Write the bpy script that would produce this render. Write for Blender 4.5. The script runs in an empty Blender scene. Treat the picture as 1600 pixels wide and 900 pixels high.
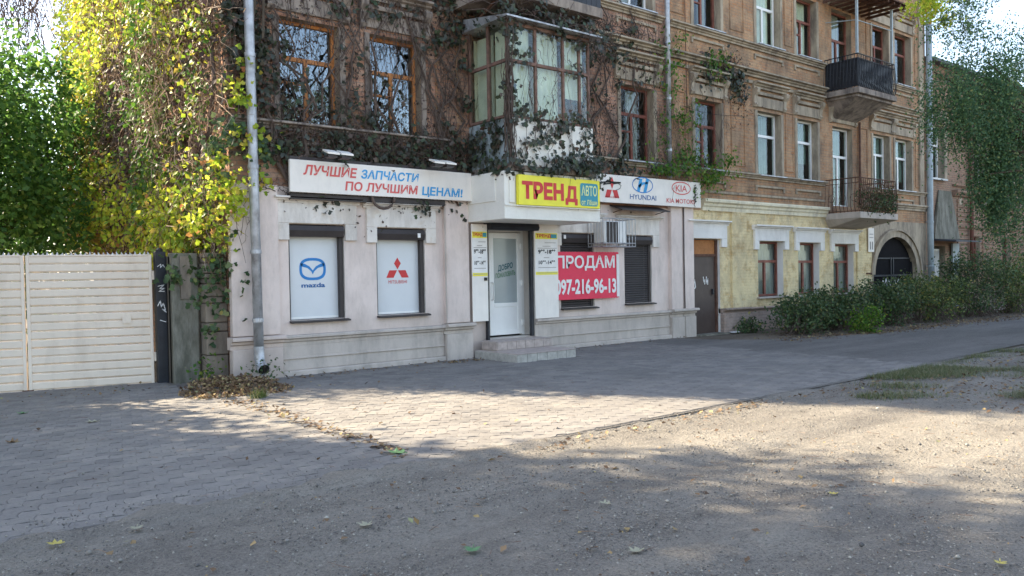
import bpy, math, random
import numpy as np
from mathutils import Vector, Matrix
random.seed(7); RNG = np.random.default_rng(7)
SC = bpy.context.scene
R = math.radians
COL = SC.collection
# ------------------------------------------------------------------ camera
cam = bpy.data.cameras.new('camera'); co = bpy.data.objects.new('camera', cam); COL.objects.link(co)
yaw, pitch, roll = 0.676597, -0.018706, -0.017960
f_ = Vector((math.sin(yaw)*math.cos(pitch), math.cos(yaw)*math.cos(pitch), math.sin(pitch)))
r_ = Vector((math.cos(yaw), -math.sin(yaw), 0)); u_ = r_.cross(f_)
r2 = math.cos(roll)*r_ + math.sin(roll)*u_; u2 = -math.sin(roll)*r_ + math.cos(roll)*u_
co.matrix_world = Matrix(((r2.x, u2.x, -f_.x, 0), (r2.y, u2.y, -f_.y, 0), (r2.z, u2.z, -f_.z, 1.6), (0, 0, 0, 1)))
cam.sensor_width = 36; cam.lens = 36*1226.3/1600; cam.clip_start = .05; cam.clip_end = 900
SC.camera = co
# ------------------------------------------------------------------ light
SUN_AZ, SUN_EL = R(-32.6), R(35)      # azimuth from +Y towards +X
W = bpy.data.worlds.new('World'); SC.world = W; W.use_nodes = True
nt = W.node_tree; nt.nodes.clear()
sky = nt.nodes.new('ShaderNodeTexSky'); sky.sky_type = 'NISHITA'; sky.sun_disc = False
sky.sun_elevation = SUN_EL; sky.sun_rotation = SUN_AZ; sky.air_density = 1.0; sky.dust_density = 1.2; sky.ozone_density = 1.0
bg = nt.nodes.new('ShaderNodeBackground'); bg.inputs[1].default_value = .13
wo = nt.nodes.new('ShaderNodeOutputWorld'); hs = nt.nodes.new('ShaderNodeHueSaturation'); hs.inputs['Saturation'].default_value = .8; nt.links.new(sky.outputs[0], hs.inputs['Color']); nt.links.new(hs.outputs[0], bg.inputs[0]); nt.links.new(bg.outputs[0], wo.inputs[0])
sl = bpy.data.lights.new('sun', 'SUN'); sl.energy = 5; sl.angle = R(.55); sl.color = (1, .86, .64)
so = bpy.data.objects.new('sun', sl); COL.objects.link(so)
sd = Vector((math.sin(SUN_AZ)*math.cos(SUN_EL), math.cos(SUN_AZ)*math.cos(SUN_EL), math.sin(SUN_EL)))
so.rotation_euler = sd.to_track_quat('Z', 'Y').to_euler(); so.location = (0, 0, 30)
SC.view_settings.view_transform = 'Standard'; SC.view_settings.look = 'None'; SC.view_settings.gamma = 1
SC.view_settings.exposure = 1.97
SC.render.engine = 'CYCLES'
SC.cycles.use_denoising = True; SC.cycles.max_bounces = 6; SC.cycles.transparent_max_bounces = 12; SC.cycles.caustics_reflective = False; SC.cycles.caustics_refractive = False
# ------------------------------------------------------------------ materials
def rgb(c): return (c[0], c[1], c[2], 1)
class NT:
    def __init__(s, name):
        s.m = bpy.data.materials.new(name); s.m.use_nodes = True; s.t = s.m.node_tree; s.t.nodes.clear()
        s.out = s.n('ShaderNodeOutputMaterial'); s.tc = s.n('ShaderNodeTexCoord')
    def n(s, k, **kw):
        o = s.t.nodes.new(k)
        for a, b in kw.items(): setattr(o, a, b)
        return o
    def l(s, a, b): s.t.links.new(a, b)
    def noise(s, scale, detail=5, rough=.6, vec=None, stretch=None):
        v = vec or s.tc.outputs['Object']
        if stretch:
            mp = s.n('ShaderNodeMapping'); mp.inputs['Scale'].default_value = stretch; s.l(v, mp.inputs[0]); v = mp.outputs[0]
        o = s.n('ShaderNodeTexNoise'); o.inputs['Scale'].default_value = scale; o.inputs['Detail'].default_value = detail; o.inputs['Roughness'].default_value = rough
        s.l(v, o.inputs['Vector']); return o.outputs['Fac']
    def ramp(s, fac, stops, interp='LINEAR'):
        o = s.n('ShaderNodeValToRGB'); cr = o.color_ramp; cr.interpolation = interp
        while len(cr.elements) < len(stops): cr.elements.new(.5)
        for e, (p, c) in zip(cr.elements, stops):
            e.position = p; e.color = rgb(c) if isinstance(c, (tuple, list)) else (c, c, c, 1)
        s.l(fac, o.inputs[0]); return o.outputs[0]
    def mix(s, fac, a, b, mode='MIX'):
        o = s.n('ShaderNodeMix', data_type='RGBA', blend_type=mode)
        for sock, v in ((o.inputs[0], fac), (o.inputs[6], a), (o.inputs[7], b)):
            if hasattr(v, 'is_output'): s.l(v, sock)
            elif isinstance(v, (tuple, list)): sock.default_value = rgb(v)
            else: sock.default_value = v
        return o.outputs[2]
    def math(s, op, a, b=0):
        o = s.n('ShaderNodeMath', operation=op)
        for sock, v in ((o.inputs[0], a), (o.inputs[1], b)):
            if hasattr(v, 'is_output'): s.l(v, sock)
            else: sock.default_value = v
        return o.outputs[0]
    def bsdf(s, col, rough=.9, spec=.3, metal=0, bumps=()):
        p = s.n('ShaderNodeBsdfPrincipled')
        if hasattr(col, 'is_output'): s.l(col, p.inputs['Base Color'])
        else: p.inputs['Base Color'].default_value = rgb(col)
        if hasattr(rough, 'is_output'): s.l(rough, p.inputs['Roughness'])
        else: p.inputs['Roughness'].default_value = rough
        p.inputs['Specular IOR Level'].default_value = spec; p.inputs['Metallic'].default_value = metal
        last = None
        for h, st, dist in bumps:
            b = s.n('ShaderNodeBump'); b.inputs['Strength'].default_value = st; b.inputs['Distance'].default_value = dist
            s.l(h, b.inputs['Height'])
            if last: s.l(last, b.inputs['Normal'])
            last = b.outputs[0]
        if last: s.l(last, p.inputs['Normal'])
        return p.outputs[0]
    def done(s, sh): s.l(sh, s.out.inputs[0]); return s.m
M = {}
def mul(c, k): return tuple(x*k for x in c)
def plain(name, c, rough=.6, spec=.4, metal=0, var=.12, scale=4, dirt=None, dirt_amt=.5, bump=.15, bs=40):
    t = NT(name); n1 = t.noise(scale, 6)
    col = t.ramp(n1, [(.3, mul(c, 1-var)), (.7, mul(c, 1+var))])
    if dirt:
        n2 = t.noise(scale*1.7, 8, .7, stretch=(1, 1, .35)); k = t.ramp(n2, [(.5, 0), (.72, dirt_amt)]); col = t.mix(k, col, dirt)
    n3 = t.noise(bs, 4)
    return t.done(t.bsdf(col, rough, spec, metal, [(n3, bump, .01)]))
def brickcoord(t):
    sx = t.n('ShaderNodeSeparateXYZ'); t.l(t.tc.outputs['Object'], sx.inputs[0])
    a = t.math('ADD', sx.outputs[0], sx.outputs[1]); cb = t.n('ShaderNodeCombineXYZ'); t.l(a, cb.inputs[0]); t.l(sx.outputs[2], cb.inputs[1])
    return cb.outputs[0], sx
def brickmat(name, c1, c2, mortar, paint=None, pth=(.4, .6), grime=(.07, .06, .055), gth=(.5, .75), gamt=.8, bumpk=.8):
    t = NT(name); v, sx = brickcoord(t)
    wob = t.n('ShaderNodeTexNoise'); wob.inputs['Scale'].default_value = 7; t.l(v, wob.inputs['Vector'])
    va = t.n('ShaderNodeVectorMath', operation='SCALE'); va.inputs['Scale'].default_value = .02; t.l(wob.outputs['Color'], va.inputs[0])
    vb = t.n('ShaderNodeVectorMath', operation='ADD'); t.l(v, vb.inputs[0]); t.l(va.outputs[0], vb.inputs[1])
    b = t.n('ShaderNodeTexBrick'); b.inputs['Scale'].default_value = 1; b.inputs['Brick Width'].default_value = .265; b.inputs['Row Height'].default_value = .078
    b.inputs['Mortar Size'].default_value = .009; b.inputs['Mortar Smooth'].default_value = .25; b.inputs['Bias'].default_value = -.1
    b.inputs['Color1'].default_value = rgb(c1); b.inputs['Color2'].default_value = rgb(c2); b.inputs['Mortar'].default_value = rgb(mortar)
    t.l(vb.outputs[0], b.inputs['Vector'])
    col = b.outputs['Color']
    big = t.noise(.9, 6, .65)
    col = t.mix(t.ramp(big, [(.35, 0), (.65, .45)]), col, t.ramp(t.noise(9, 4), [(.3, mul(c1, .55)), (.7, mul(c2, 1.25))]))
    if paint:
        pn = t.noise(2.3, 9, .75); pk = t.ramp(pn, [(pth[0], 1), (pth[1], 0)])
        col = t.mix(t.math('MULTIPLY', pk, .93), col, t.ramp(t.noise(3, 6), [(.3, mul(paint, .82)), (.7, mul(paint, 1.12))]))
    g = t.ramp(t.noise(1.5, 9, .72, stretch=(1, 1, .5)), [(gth[0], 0), (gth[1], gamt)]); col = t.mix(g, col, grime)
    sp = t.ramp(t.noise(26, 3, .7), [(.58, 0), (.7, .55)]); col = t.mix(sp, col, mul(grime, 1.3))
    h = t.math('SUBTRACT', 1, b.outputs['Fac'])
    return t.done(t.bsdf(col, .93, .15, 0, [(h, bumpk, .012), (t.noise(14, 6, .7), .6, .03), (t.noise(90, 3), .3, .006)]))
def plaster(name, c, dirt=(.2, .18, .16), dth=(.52, .75), damt=.5, patch=None, low=None, rough=.88):
    t = NT(name); col = t.ramp(t.noise(1.1, 7, .6), [(.3, mul(c, .88)), (.7, mul(c, 1.08))])
    if patch: col = t.mix(t.ramp(t.noise(2.1, 8, .7), [(.56, 0), (.6, .85)]), col, patch)
    col = t.mix(t.ramp(t.noise(3.2, 8, .72, stretch=(1, 1, .3)), [(dth[0], 0), (dth[1], damt)]), col, dirt)
    col = t.mix(t.ramp(t.noise(22, 4, .8), [(.6, 0), (.74, .4)]), col, dirt)
    if low:    # splash dirt that has soaked in near the ground
        sx = t.n('ShaderNodeSeparateXYZ'); t.l(t.tc.outputs['Object'], sx.inputs[0])
        z = t.math('ADD', sx.outputs[2], t.math('MULTIPLY', t.noise(3, 6), .5))
        k = t.n('ShaderNodeMapRange'); k.inputs[1].default_value = .3; k.inputs[2].default_value = low; k.inputs[3].default_value = .8; k.inputs[4].default_value = 0; t.l(z, k.inputs[0])
        col = t.mix(k.outputs[0], col, dirt)
    return t.done(t.bsdf(col, rough, .2, 0, [(t.noise(6, 6), .35, .03), (t.noise(70, 4), .25, .006)]))
def leafmat(name, stops, trans=.35, rough=.5):
    t = NT(name); g = t.n('ShaderNodeNewGeometry'); col = t.ramp(g.outputs['Random Per Island'], stops)
    a = t.bsdf(col, rough, .35); tr = t.n('ShaderNodeBsdfTranslucent')
    t.l(t.mix(.5, col, t.mix(.0, col, (1, 1, 1)), 'MIX'), tr.inputs[0])
    mx = t.n('ShaderNodeMixShader'); mx.inputs[0].default_value = trans; t.l(a, mx.inputs[1]); t.l(tr.outputs[0], mx.inputs[2])
    return t.done(mx.outputs[0])
def islandmat(name, stops, rough=.9, bump=.3, bs=50, spec=.2, dirt=None):
    t = NT(name); g = t.n('ShaderNodeNewGeometry'); col = t.ramp(g.outputs['Random Per Island'], stops)
    col = t.mix(.5, col, t.ramp(t.noise(bs*.3, 5), [(.3, .35), (.7, .75)]), 'OVERLAY')
    return t.done(t.bsdf(col, rough, spec, 0, [(t.noise(bs, 5), bump, .01)]))
def glassmat(name, tint=(.9, .95, .95), base=.05):
    t = NT(name); gl = t.n('ShaderNodeBsdfGlossy'); gl.inputs['Roughness'].default_value = .03; gl.inputs[0].default_value = rgb((.85, .9, .95))
    b = t.n('ShaderNodeBump'); b.inputs['Strength'].default_value = .04; b.inputs['Distance'].default_value = .02; t.l(t.noise(1.8, 2), b.inputs['Height']); t.l(b.outputs[0], gl.inputs['Normal'])
    tr = t.n('ShaderNodeBsdfTransparent'); tr.inputs[0].default_value = rgb(tint)
    lw = t.n('ShaderNodeLayerWeight'); lw.inputs[0].default_value = .5; k = t.math('ADD', t.math('MULTIPLY', t.math('POWER', lw.outputs['Facing'], 5), .9), .04+base); mx = t.n('ShaderNodeMixShader'); t.l(k, mx.inputs[0]); t.l(tr.outputs[0], mx.inputs[1]); t.l(gl.outputs[0], mx.inputs[2])
    return t.done(mx.outputs[0])
M['brick'] = brickmat('old_orange_brick', (.5, .25, .13), (.56, .35, .2), (.36, .28, .2), grime=(.13, .105, .085), gth=(.43, .69), gamt=.85, paint=(.54, .36, .22), pth=(.4, .52))
M['brick_pink'] = brickmat('old_pink_brick', (.5, .25, .16), (.54, .34, .24), (.3, .24, .2), grime=(.11, .09, .085), gth=(.46, .68), gamt=.8, paint=(.5, .36, .26), pth=(.36, .48))
M['brick_yellow'] = brickmat('yellow_limewashed_brick', (.6, .42, .2), (.68, .5, .26), (.5, .4, .24), paint=(.84, .7, .42), pth=(.5, .62), grime=(.36, .3, .22), gth=(.48, .72), gamt=.75, bumpk=.6)
M['brick_far'] = brickmat('brown_red_brick', (.34, .2, .14), (.38, .26, .18), (.24, .2, .16), grime=(.12, .1, .085), gamt=.6)
M['brick_base'] = brickmat('dirty_plinth_brick', (.42, .31, .25), (.48, .36, .3), (.3, .26, .22), paint=(.5, .39, .33), pth=(.4, .55), grime=(.13, .11, .1), gamt=.7)
M['stone'] = plaster('weathered_grey_brown_stucco', (.46, .38, .28), (.12, .1, .085), (.44, .66), .8)
M['stone_dark'] = plaster('sooty_stucco', (.36, .3, .25), (.09, .075, .07), (.42, .6), .8)
M['pink'] = plaster('pale_pink_plaster', (.8, .675, .605), (.42, .35, .3), (.45, .7), .5, low=1.4)
M['white_plaster'] = plaster('offwhite_plaster', (.8, .74, .67), (.4, .35, .3), (.45, .7), .6, patch=(.72, .64, .55))
M['white_lime'] = plaster('white_limewash', (.86, .83, .78), (.45, .41, .37), (.5, .75), .45)
M['cream'] = plaster('cream_stucco', (.84, .76, .56), (.38, .33, .25), (.48, .7), .6)
M['plinthgrey'] = plaster('grey_plinth_plaster', (.56, .49, .43), (.27, .24, .21), (.45, .7), .55)
M['box_white'] = plaster('painted_sheet_offwhite', (.82, .79, .71), (.45, .4, .34), (.55, .8), .35, rough=.5)
M['concrete'] = plaster('mossy_concrete', (.27, .255, .21), (.08, .08, .06), (.4, .6), .8)
M['blocks'] = plaster('old_masonry_render', (.3, .25, .2), (.1, .085, .07), (.42, .65), .7)
M['zinc'] = plain('galvanised_steel', (.46, .47, .49), .5, .5, .5, .3, 5, dirt=(.17, .145, .13), dirt_amt=.9)
M['zincpaint'] = plain('blue_grey_painted_pipe', (.36, .42, .44), .5, .4, 0, .15, 5, dirt=(.2, .18, .16))
M['darkmetal'] = plain('dark_brown_metal', (.045, .036, .034), .5, .4, 0, .2, 6, bump=.1)
M['blackmetal'] = plain('black_painted_iron', (.022, .024, .03), .5, .4, 0, .3, 6)
M['rust'] = plain('rusty_iron', (.13, .07, .05), .85, .2, 0, .4, 8)
M['shutter'] = plain('brown_roller_slats', (.052, .045, .045), .5, .35, 0, .15, 3, bump=.1)
M['gate'] = plain('cream_painted_steel', (.82, .7, .57), .55, .3, 0, .06, 1.6, dirt=(.42, .33, .25), dirt_amt=.35)
M['pvc'] = plain('white_pvc', (.86, .85, .82), .35, .45, 0, .03, 4, bump=.02)
M['wood'] = plain('orange_brown_varnished_wood', (.55, .22, .07), .55, .35, 0, .3, 9, dirt=(.12, .06, .04))
M['redwood'] = plain('dark_red_painted_wood', (.24, .085, .06), .6, .3, 0, .3, 9)
M['doorbrown'] = plain('brown_steel_door', (.085, .06, .05), .5, .35, 0, .12, 3, dirt=(.16, .12, .1), dirt_amt=.3)
M['ply'] = plain('orange_plywood', (.4, .17, .06), .7, .3, 0, .2, 12)
M['white'] = plain('white_board', (.88, .82, .74), .5, .3, 0, .05, 3, dirt=(.5, .47, .44), dirt_amt=.2, bump=.03)
M['film'] = plain('grey_white_window_film', (.68, .7, .71), .25, .4, 0, .05, 1.5, bump=.02)
M['frost'] = plain('grey_frosted_glass', (.36, .4, .4), .2, .5, 0, .08, 1.5, bump=.02)
def ink(n, c): M[n] = plain(n+'_print', c, .5, .3, 0, .06, 8, bump=.02)
for n, c in dict(red=(.62, .05, .05), redsoft=(.68, .12, .11), blue=(.03, .22, .55), bluel=(.05, .34, .66), navy=(.02, .12, .33), yellow=(.88, .8, .07), banner=(.8, .05, .1), teal=(.05, .3, .38), green=(.1, .32, .22), deep=(.02, .1, .12), moss=(.06, .18, .08), black=(.02, .02, .02), pale=(.85, .83, .8), limey=(.75, .8, .35), greyline=(.4, .36, .34)).items(): ink(n, c)
M['glass'] = glassmat('window_glass', base=.08)
M['glass_dim'] = glassmat('dim_window_glass', (.88, .92, .9), .0)
M['curtain'] = plain('net_curtain', (.46, .46, .43), .9, .1, 0, .15, 3)
M['curtain_teal'] = plain('grey_green_curtain', (.22, .28, .24), .9, .1, 0, .2, 3)
M['balcony_wood'] = plain('weathered_brown_wood', (.22, .13, .1), .75, .2, 0, .35, 9, dirt=(.1, .08, .075), dirt_amt=.7)
M['curtain_green'] = plain('pale_green_curtain', (.84, .82, .64), .9, .1, 0, .15, 3)
M['room'] = plain('dim_room', (.1, .09, .08), .95, .1)
M['roof'] = plain('dark_roof_sheet', (.06, .065, .075), .6, .4)
M['tile_white'] = plain('glazed_white_tile', (.62, .6, .57), .3, .5, 0, .08, 6)
M['bark'] = plain('bark', (.1, .08, .06), .95, .1, 0, .35, 12, bump=.8, bs=30)
M['stem'] = plain('vine_bark', (.12, .09, .075), .95, .1, 0, .3, 12)
M['twig'] = islandmat('dry_twigs', [(0, (.1, .06, .045)), (.4, (.22, .14, .1)), (.8, (.33, .25, .19)), (1, (.42, .36, .3))], bump=.1)
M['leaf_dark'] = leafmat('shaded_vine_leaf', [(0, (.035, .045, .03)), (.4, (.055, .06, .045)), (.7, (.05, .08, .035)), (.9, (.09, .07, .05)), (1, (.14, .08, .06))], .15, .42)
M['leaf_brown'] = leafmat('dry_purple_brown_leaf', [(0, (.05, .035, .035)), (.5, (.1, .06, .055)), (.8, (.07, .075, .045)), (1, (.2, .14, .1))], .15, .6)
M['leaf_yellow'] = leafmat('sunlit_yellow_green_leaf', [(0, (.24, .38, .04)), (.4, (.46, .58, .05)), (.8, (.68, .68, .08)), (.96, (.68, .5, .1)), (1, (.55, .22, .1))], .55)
M['leaf_orange'] = leafmat('autumn_orange_leaf', [(0, (.32, .3, .05)), (.4, (.4, .26, .07)), (.7, (.36, .15, .06)), (1, (.5, .38, .08))], .45)
M['leaf_green'] = leafmat('fresh_green_leaf', [(0, (.05, .13, .02)), (.5, (.09, .2, .025)), (.85, (.16, .28, .03)), (1, (.3, .32, .06))], .45)
M['leaf_tree'] = leafmat('tree_leaf', [(0, (.025, .06, .02)), (.5, (.045, .1, .028)), (.85, (.08, .15, .03)), (1, (.16, .2, .05))], .4)
M['leaf_back'] = leafmat('backlit_tree_leaf', [(0, (.05, .12, .03)), (.5, (.09, .2, .045)), (.85, (.16, .3, .06)), (1, (.28, .36, .08))], .5)
M['leaf_robinia'] = leafmat('blue_green_tree_leaf', [(0, (.07, .14, .075)), (.6, (.11, .21, .1)), (.9, (.17, .28, .1)), (1, (.36, .38, .15))], .45)
M['leaf_shrub'] = leafmat('shrub_leaf', [(0, (.035, .07, .028)), (.5, (.065, .115, .045)), (.85, (.11, .16, .06)), (.97, (.2, .22, .08)), (1, (.4, .32, .1))], .3)
M['grass'] = leafmat('grass_blade', [(0, (.06, .1, .025)), (.5, (.12, .16, .04)), (.8, (.25, .22, .1)), (1, (.36, .29, .16))], .3)
M['litter'] = leafmat('fallen_leaf', [(0, (.09, .055, .035)), (.35, (.17, .105, .06)), (.7, (.27, .18, .1)), (.93, (.38, .28, .12)), (1, (.3, .33, .16))], .15, .7)
M['paleleaf'] = leafmat('pale_dry_leaf', [(0, (.3, .3, .22)), (1, (.45, .42, .3))], .2, .7)
M['gleaf'] = leafmat('green_fallen_leaf', [(0, (.1, .22, .1)), (1, (.16, .3, .14))], .2, .6)
M['yleaf'] = leafmat('yellow_fallen_leaf', [(0, (.5, .42, .1)), (1, (.6, .5, .15))], .2, .6)
def pavermat():
    t = NT('grey_concrete_paver'); g = t.n('ShaderNodeNewGeometry'); P_ = g.outputs['Position']; oi = t.n('ShaderNodeObjectInfo')
    rnd = t.math('FRACT', t.math('ADD', g.outputs['Random Per Island'], oi.outputs['Random']))
    col = t.ramp(rnd, [(0, (.19, .178, .167)), (.25, (.22, .206, .193)), (.7, (.24, .225, .208)), (1, (.265, .246, .226))])
    col = t.mix(t.ramp(t.noise(.8, 8, .7, vec=P_), [(.45, 0), (.68, .6)]), col, (.15, .138, .127)); col = t.mix(t.ramp(t.noise(1.7, 8, .7, vec=P_), [(.5, 0), (.7, .7)]), col, (.3, .276, .24))
    col = t.mix(t.ramp(t.noise(38, 4, .8, vec=P_), [(.3, .6), (.46, 0)]), col, (.1, .09, .085)); col = t.mix(t.ramp(t.noise(6, 5, .8, vec=P_), [(.6, 0), (.7, .5)]), col, (.13, .115, .105))
    return t.done(t.bsdf(col, .93, .15, 0, [(t.noise(9, 5, .7, vec=P_), .35, .02), (t.noise(70, 4, .8, vec=P_), .5, .006)]))
M['paver'] = pavermat()
M['steptile'] = islandmat('pink_brown_step_tile', [(0, (.3, .22, .2)), (.5, (.38, .29, .26)), (1, (.44, .38, .34))], .7, .2, 40)
M['stepgrey'] = islandmat('grey_step_tile', [(0, (.24, .23, .21)), (.5, (.34, .32, .29)), (1, (.42, .4, .36))], .75, .2, 40)
M['pebble'] = islandmat('pebble', [(0, (.1, .094, .09)), (.5, (.2, .187, .17)), (.9, (.3, .28, .24)), (1, (.42, .4, .35))], .9, .1, 30)
def gmat(name, c1, c2, c3, sc=1.0):
    t = NT(name); a = t.ramp(t.noise(.55*sc, 8, .65), [(.35, c1), (.65, c2)])
    a = t.mix(t.ramp(t.noise(2.6*sc, 8, .7), [(.5, 0), (.68, .7)]), a, c3)
    s1 = t.noise(55, 4, .8); a = t.mix(t.ramp(s1, [(.38, .75), (.5, 0)]), a, mul(c1, .45))
    s2 = t.noise(80, 3, .8); a = t.mix(t.ramp(s2, [(.56, 0), (.68, .7)]), a, mul(c2, 1.55))
    vo = t.n('ShaderNodeTexVoronoi'); vo.inputs['Scale'].default_value = 45; t.l(t.tc.outputs['Object'], vo.inputs['Vector'])
    a = t.mix(t.ramp(t.noise(1.2, 6, .6, stretch=(.16, 1, 1)), [(.42, 0), (.62, .55)]), a, mul(c2, 1.22)); a = t.mix(t.ramp(t.noise(2.2, 7, .7, stretch=(.3, 1, 1)), [(.56, 0), (.68, .5)]), a, mul(c1, .72))
    a = t.mix(t.ramp(t.noise(11, 5, .75), [(.3, .55), (.45, 0)]), a, mul(c1, .62)); a = t.mix(t.ramp(t.noise(7, 6, .75), [(.56, 0), (.72, .55)]), a, mul(c2, 1.3))
    return t.done(t.bsdf(a, .95, .12, 0, [(t.noise(3, 8, .7), .7, .08), (t.noise(38, 6, .8), .9, .03), (vo.outputs['Distance'], .6, .014)]))
M['gravel'] = gmat('dusty_gravel', (.22, .2, .178), (.32, .292, .25), (.185, .168, .148))
M['soil'] = gmat('dry_soil', (.16, .132, .105), (.22, .185, .145), (.115, .095, .075))
M['asphalt'] = gmat('worn_asphalt_path', (.185, .174, .163), (.225, .211, .196), (.15, .14, .13), .7)
M['bed'] = gmat('joint_sand', (.2, .182, .163), (.26, .236, .21), (.16, .143, .125))
# ------------------------------------------------------------------ mesh helpers
def link(o, parent=None):
    COL.objects.link(o)
    if parent is not None: o.parent = parent
    return o
def tag(o, label=None, cat=None, group=None, kind=None):
    for k, v in (('label', label), ('category', cat), ('group', group), ('kind', kind)):
        if v: o[k] = v
    return o
def thing(name, label, cat, loc=(0, 0, 0), group=None):
    o = bpy.data.objects.new(name, None); o.empty_display_size = .1; o.location = loc
    link(o); return tag(o, label, cat, group)
class MB:
    def __init__(s): s.v = []; s.f = []; s.mi = []
    def add(s, vs, fs, mi=0):
        b = len(s.v); s.v += [tuple(v) for v in vs]; s.f += [tuple(i+b for i in f) for f in fs]; s.mi += [mi]*len(fs); return s
    def box(s, x0, x1, y0, y1, z0, z1, mi=0):
        vs = [(x0, y0, z0), (x1, y0, z0), (x1, y1, z0), (x0, y1, z0), (x0, y0, z1), (x1, y0, z1), (x1, y1, z1), (x0, y1, z1)]
        return s.add(vs, [(0, 3, 2, 1), (4, 5, 6, 7), (0, 1, 5, 4), (1, 2, 6, 5), (2, 3, 7, 6), (3, 0, 4, 7)], mi)
    def quad(s, a, b, c, d, mi=0): return s.add([a, b, c, d], [(0, 1, 2, 3)], mi)
    def tube(s, pts, r, n=6, cap=True, mi=0):
        pts = [Vector(p) for p in pts]; rs = r if isinstance(r, (list, tuple)) else [r]*len(pts)
        vs = []; N = len(pts)
        for i, p in enumerate(pts):
            d = (pts[min(i+1, N-1)] - pts[max(i-1, 0)])
            if d.length < 1e-6: d = Vector((0, 0, 1))
            d.normalize(); a = d.cross(Vector((.13, .31, .94)) if abs(d.z) < .9 else Vector((1, .1, 0))).normalized(); b = d.cross(a)
            for k in range(n):
                t = 2*math.pi*k/n; vs.append(p + rs[i]*(math.cos(t)*a + math.sin(t)*b))
        fs = [(i*n+k, i*n+(k+1) % n, (i+1)*n+(k+1) % n, (i+1)*n+k) for i in range(N-1) for k in range(n)]
        if cap: fs += [tuple(range(n))[::-1], tuple((N-1)*n+k for k in range(n))]
        return s.add(vs, fs, mi)
    def prism(s, poly, y0, y1, mi=0):        # poly in XZ, extruded along y
        n = len(poly); vs = [(x, y0, z) for x, z in poly] + [(x, y1, z) for x, z in poly]
        fs = [tuple(range(n)), tuple(range(2*n-1, n-1, -1))] + [(i, i+n, (i+1) % n+n, (i+1) % n) for i in range(n)]
        return s.add(vs, fs, mi)
    def prof(s, poly, x0, x1, mi=0):         # poly in YZ, swept along x
        n = len(poly); vs = [(x0, y, z) for y, z in poly] + [(x1, y, z) for y, z in poly]
        fs = [tuple(range(n)), tuple(range(2*n-1, n-1, -1))] + [(i, i+n, (i+1) % n+n, (i+1) % n) for i in range(n)]
        return s.add(vs, fs, mi)
    def build(s, name, mat, parent=None, smooth=False, bevel=0):
        me = bpy.data.meshes.new(name); me.from_pydata(s.v, [], s.f)
        for m in (mat if isinstance(mat, (list, tuple)) else [mat]): me.materials.append(m)
        if any(s.mi): me.polygons.foreach_set('material_index', s.mi)
        if smooth: me.polygons.foreach_set('use_smooth', [True]*len(s.f))
        me.update(); o = bpy.data.objects.new(name, me)
        if bevel:
            md = o.modifiers.new('bevel', 'BEVEL'); md.width = bevel; md.segments = 1; md.limit_method = 'ANGLE'
        return link(o, parent)
def B(x0, x1, y0, y1, z0, z1): return MB().box(x0, x1, y0, y1, z0, z1)
def bulk(name, V, F, mat, parent=None, smooth=False):
    V = np.asarray(V, np.float32).reshape(-1, 3); F = np.asarray(F, np.int32); k = F.shape[1]
    me = bpy.data.meshes.new(name); me.vertices.add(len(V)); me.vertices.foreach_set('co', V.ravel())
    me.loops.add(F.size); me.loops.foreach_set('vertex_index', F.ravel()); me.polygons.add(len(F))
    me.polygons.foreach_set('loop_start', np.arange(0, F.size, k, dtype=np.int32)); me.polygons.foreach_set('loop_total', np.full(len(F), k, np.int32))
    me.materials.append(mat); me.update(calc_edges=True)
    return link(bpy.data.objects.new(name, me), parent)
OVAL = (np.array([(0, 0, 0), (-.32, .5, .06), (0, 1, -.06), (.32, .5, .06)]), np.array([(0, 2, 1), (0, 3, 2)]))
LOBE = (np.array([(0, 0, 0), (-.5, .1, .03), (-.28, .38, .05), (-.36, .75, -.03), (0, 1.05, -.1), (.36, .75, -.03), (.28, .38, .05), (.5, .1, .03)]),
        np.array([(0, 2, 1), (0, 4, 2), (2, 4, 3), (0, 6, 4), (6, 5, 4), (0, 7, 6)]))
def leaves(P, size, face=None, spread=.6, down=.0, tpl=OVAL, rng=RNG):
    """P: n x 3 leaf bases; face: outward direction (None = random); down: how much the leaf tips hang."""
    n = len(P); T, Fc = tpl
    nrm = rng.normal(size=(n, 3))
    if face is not None: nrm = nrm*spread + np.asarray(face)
    nrm /= np.linalg.norm(nrm, axis=1, keepdims=True)
    d = rng.normal(size=(n, 3)); d[:, 2] -= down; d -= (d*nrm).sum(1, keepdims=True)*nrm; d /= np.linalg.norm(d, axis=1, keepdims=True)+1e-9
    sxx = np.cross(d, nrm); s = (np.asarray(size)*np.ones(n)*rng.uniform(.6, 1.25, n))[:, None, None]
    V = P[:, None, :] + s*(T[None, :, 0:1]*sxx[:, None, :] + T[None, :, 1:2]*d[:, None, :] + T[None, :, 2:3]*nrm[:, None, :])
    F = Fc[None] + (np.arange(n)*len(T))[:, None, None]
    return V.reshape(-1, 3), F.reshape(-1, 3)
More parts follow.
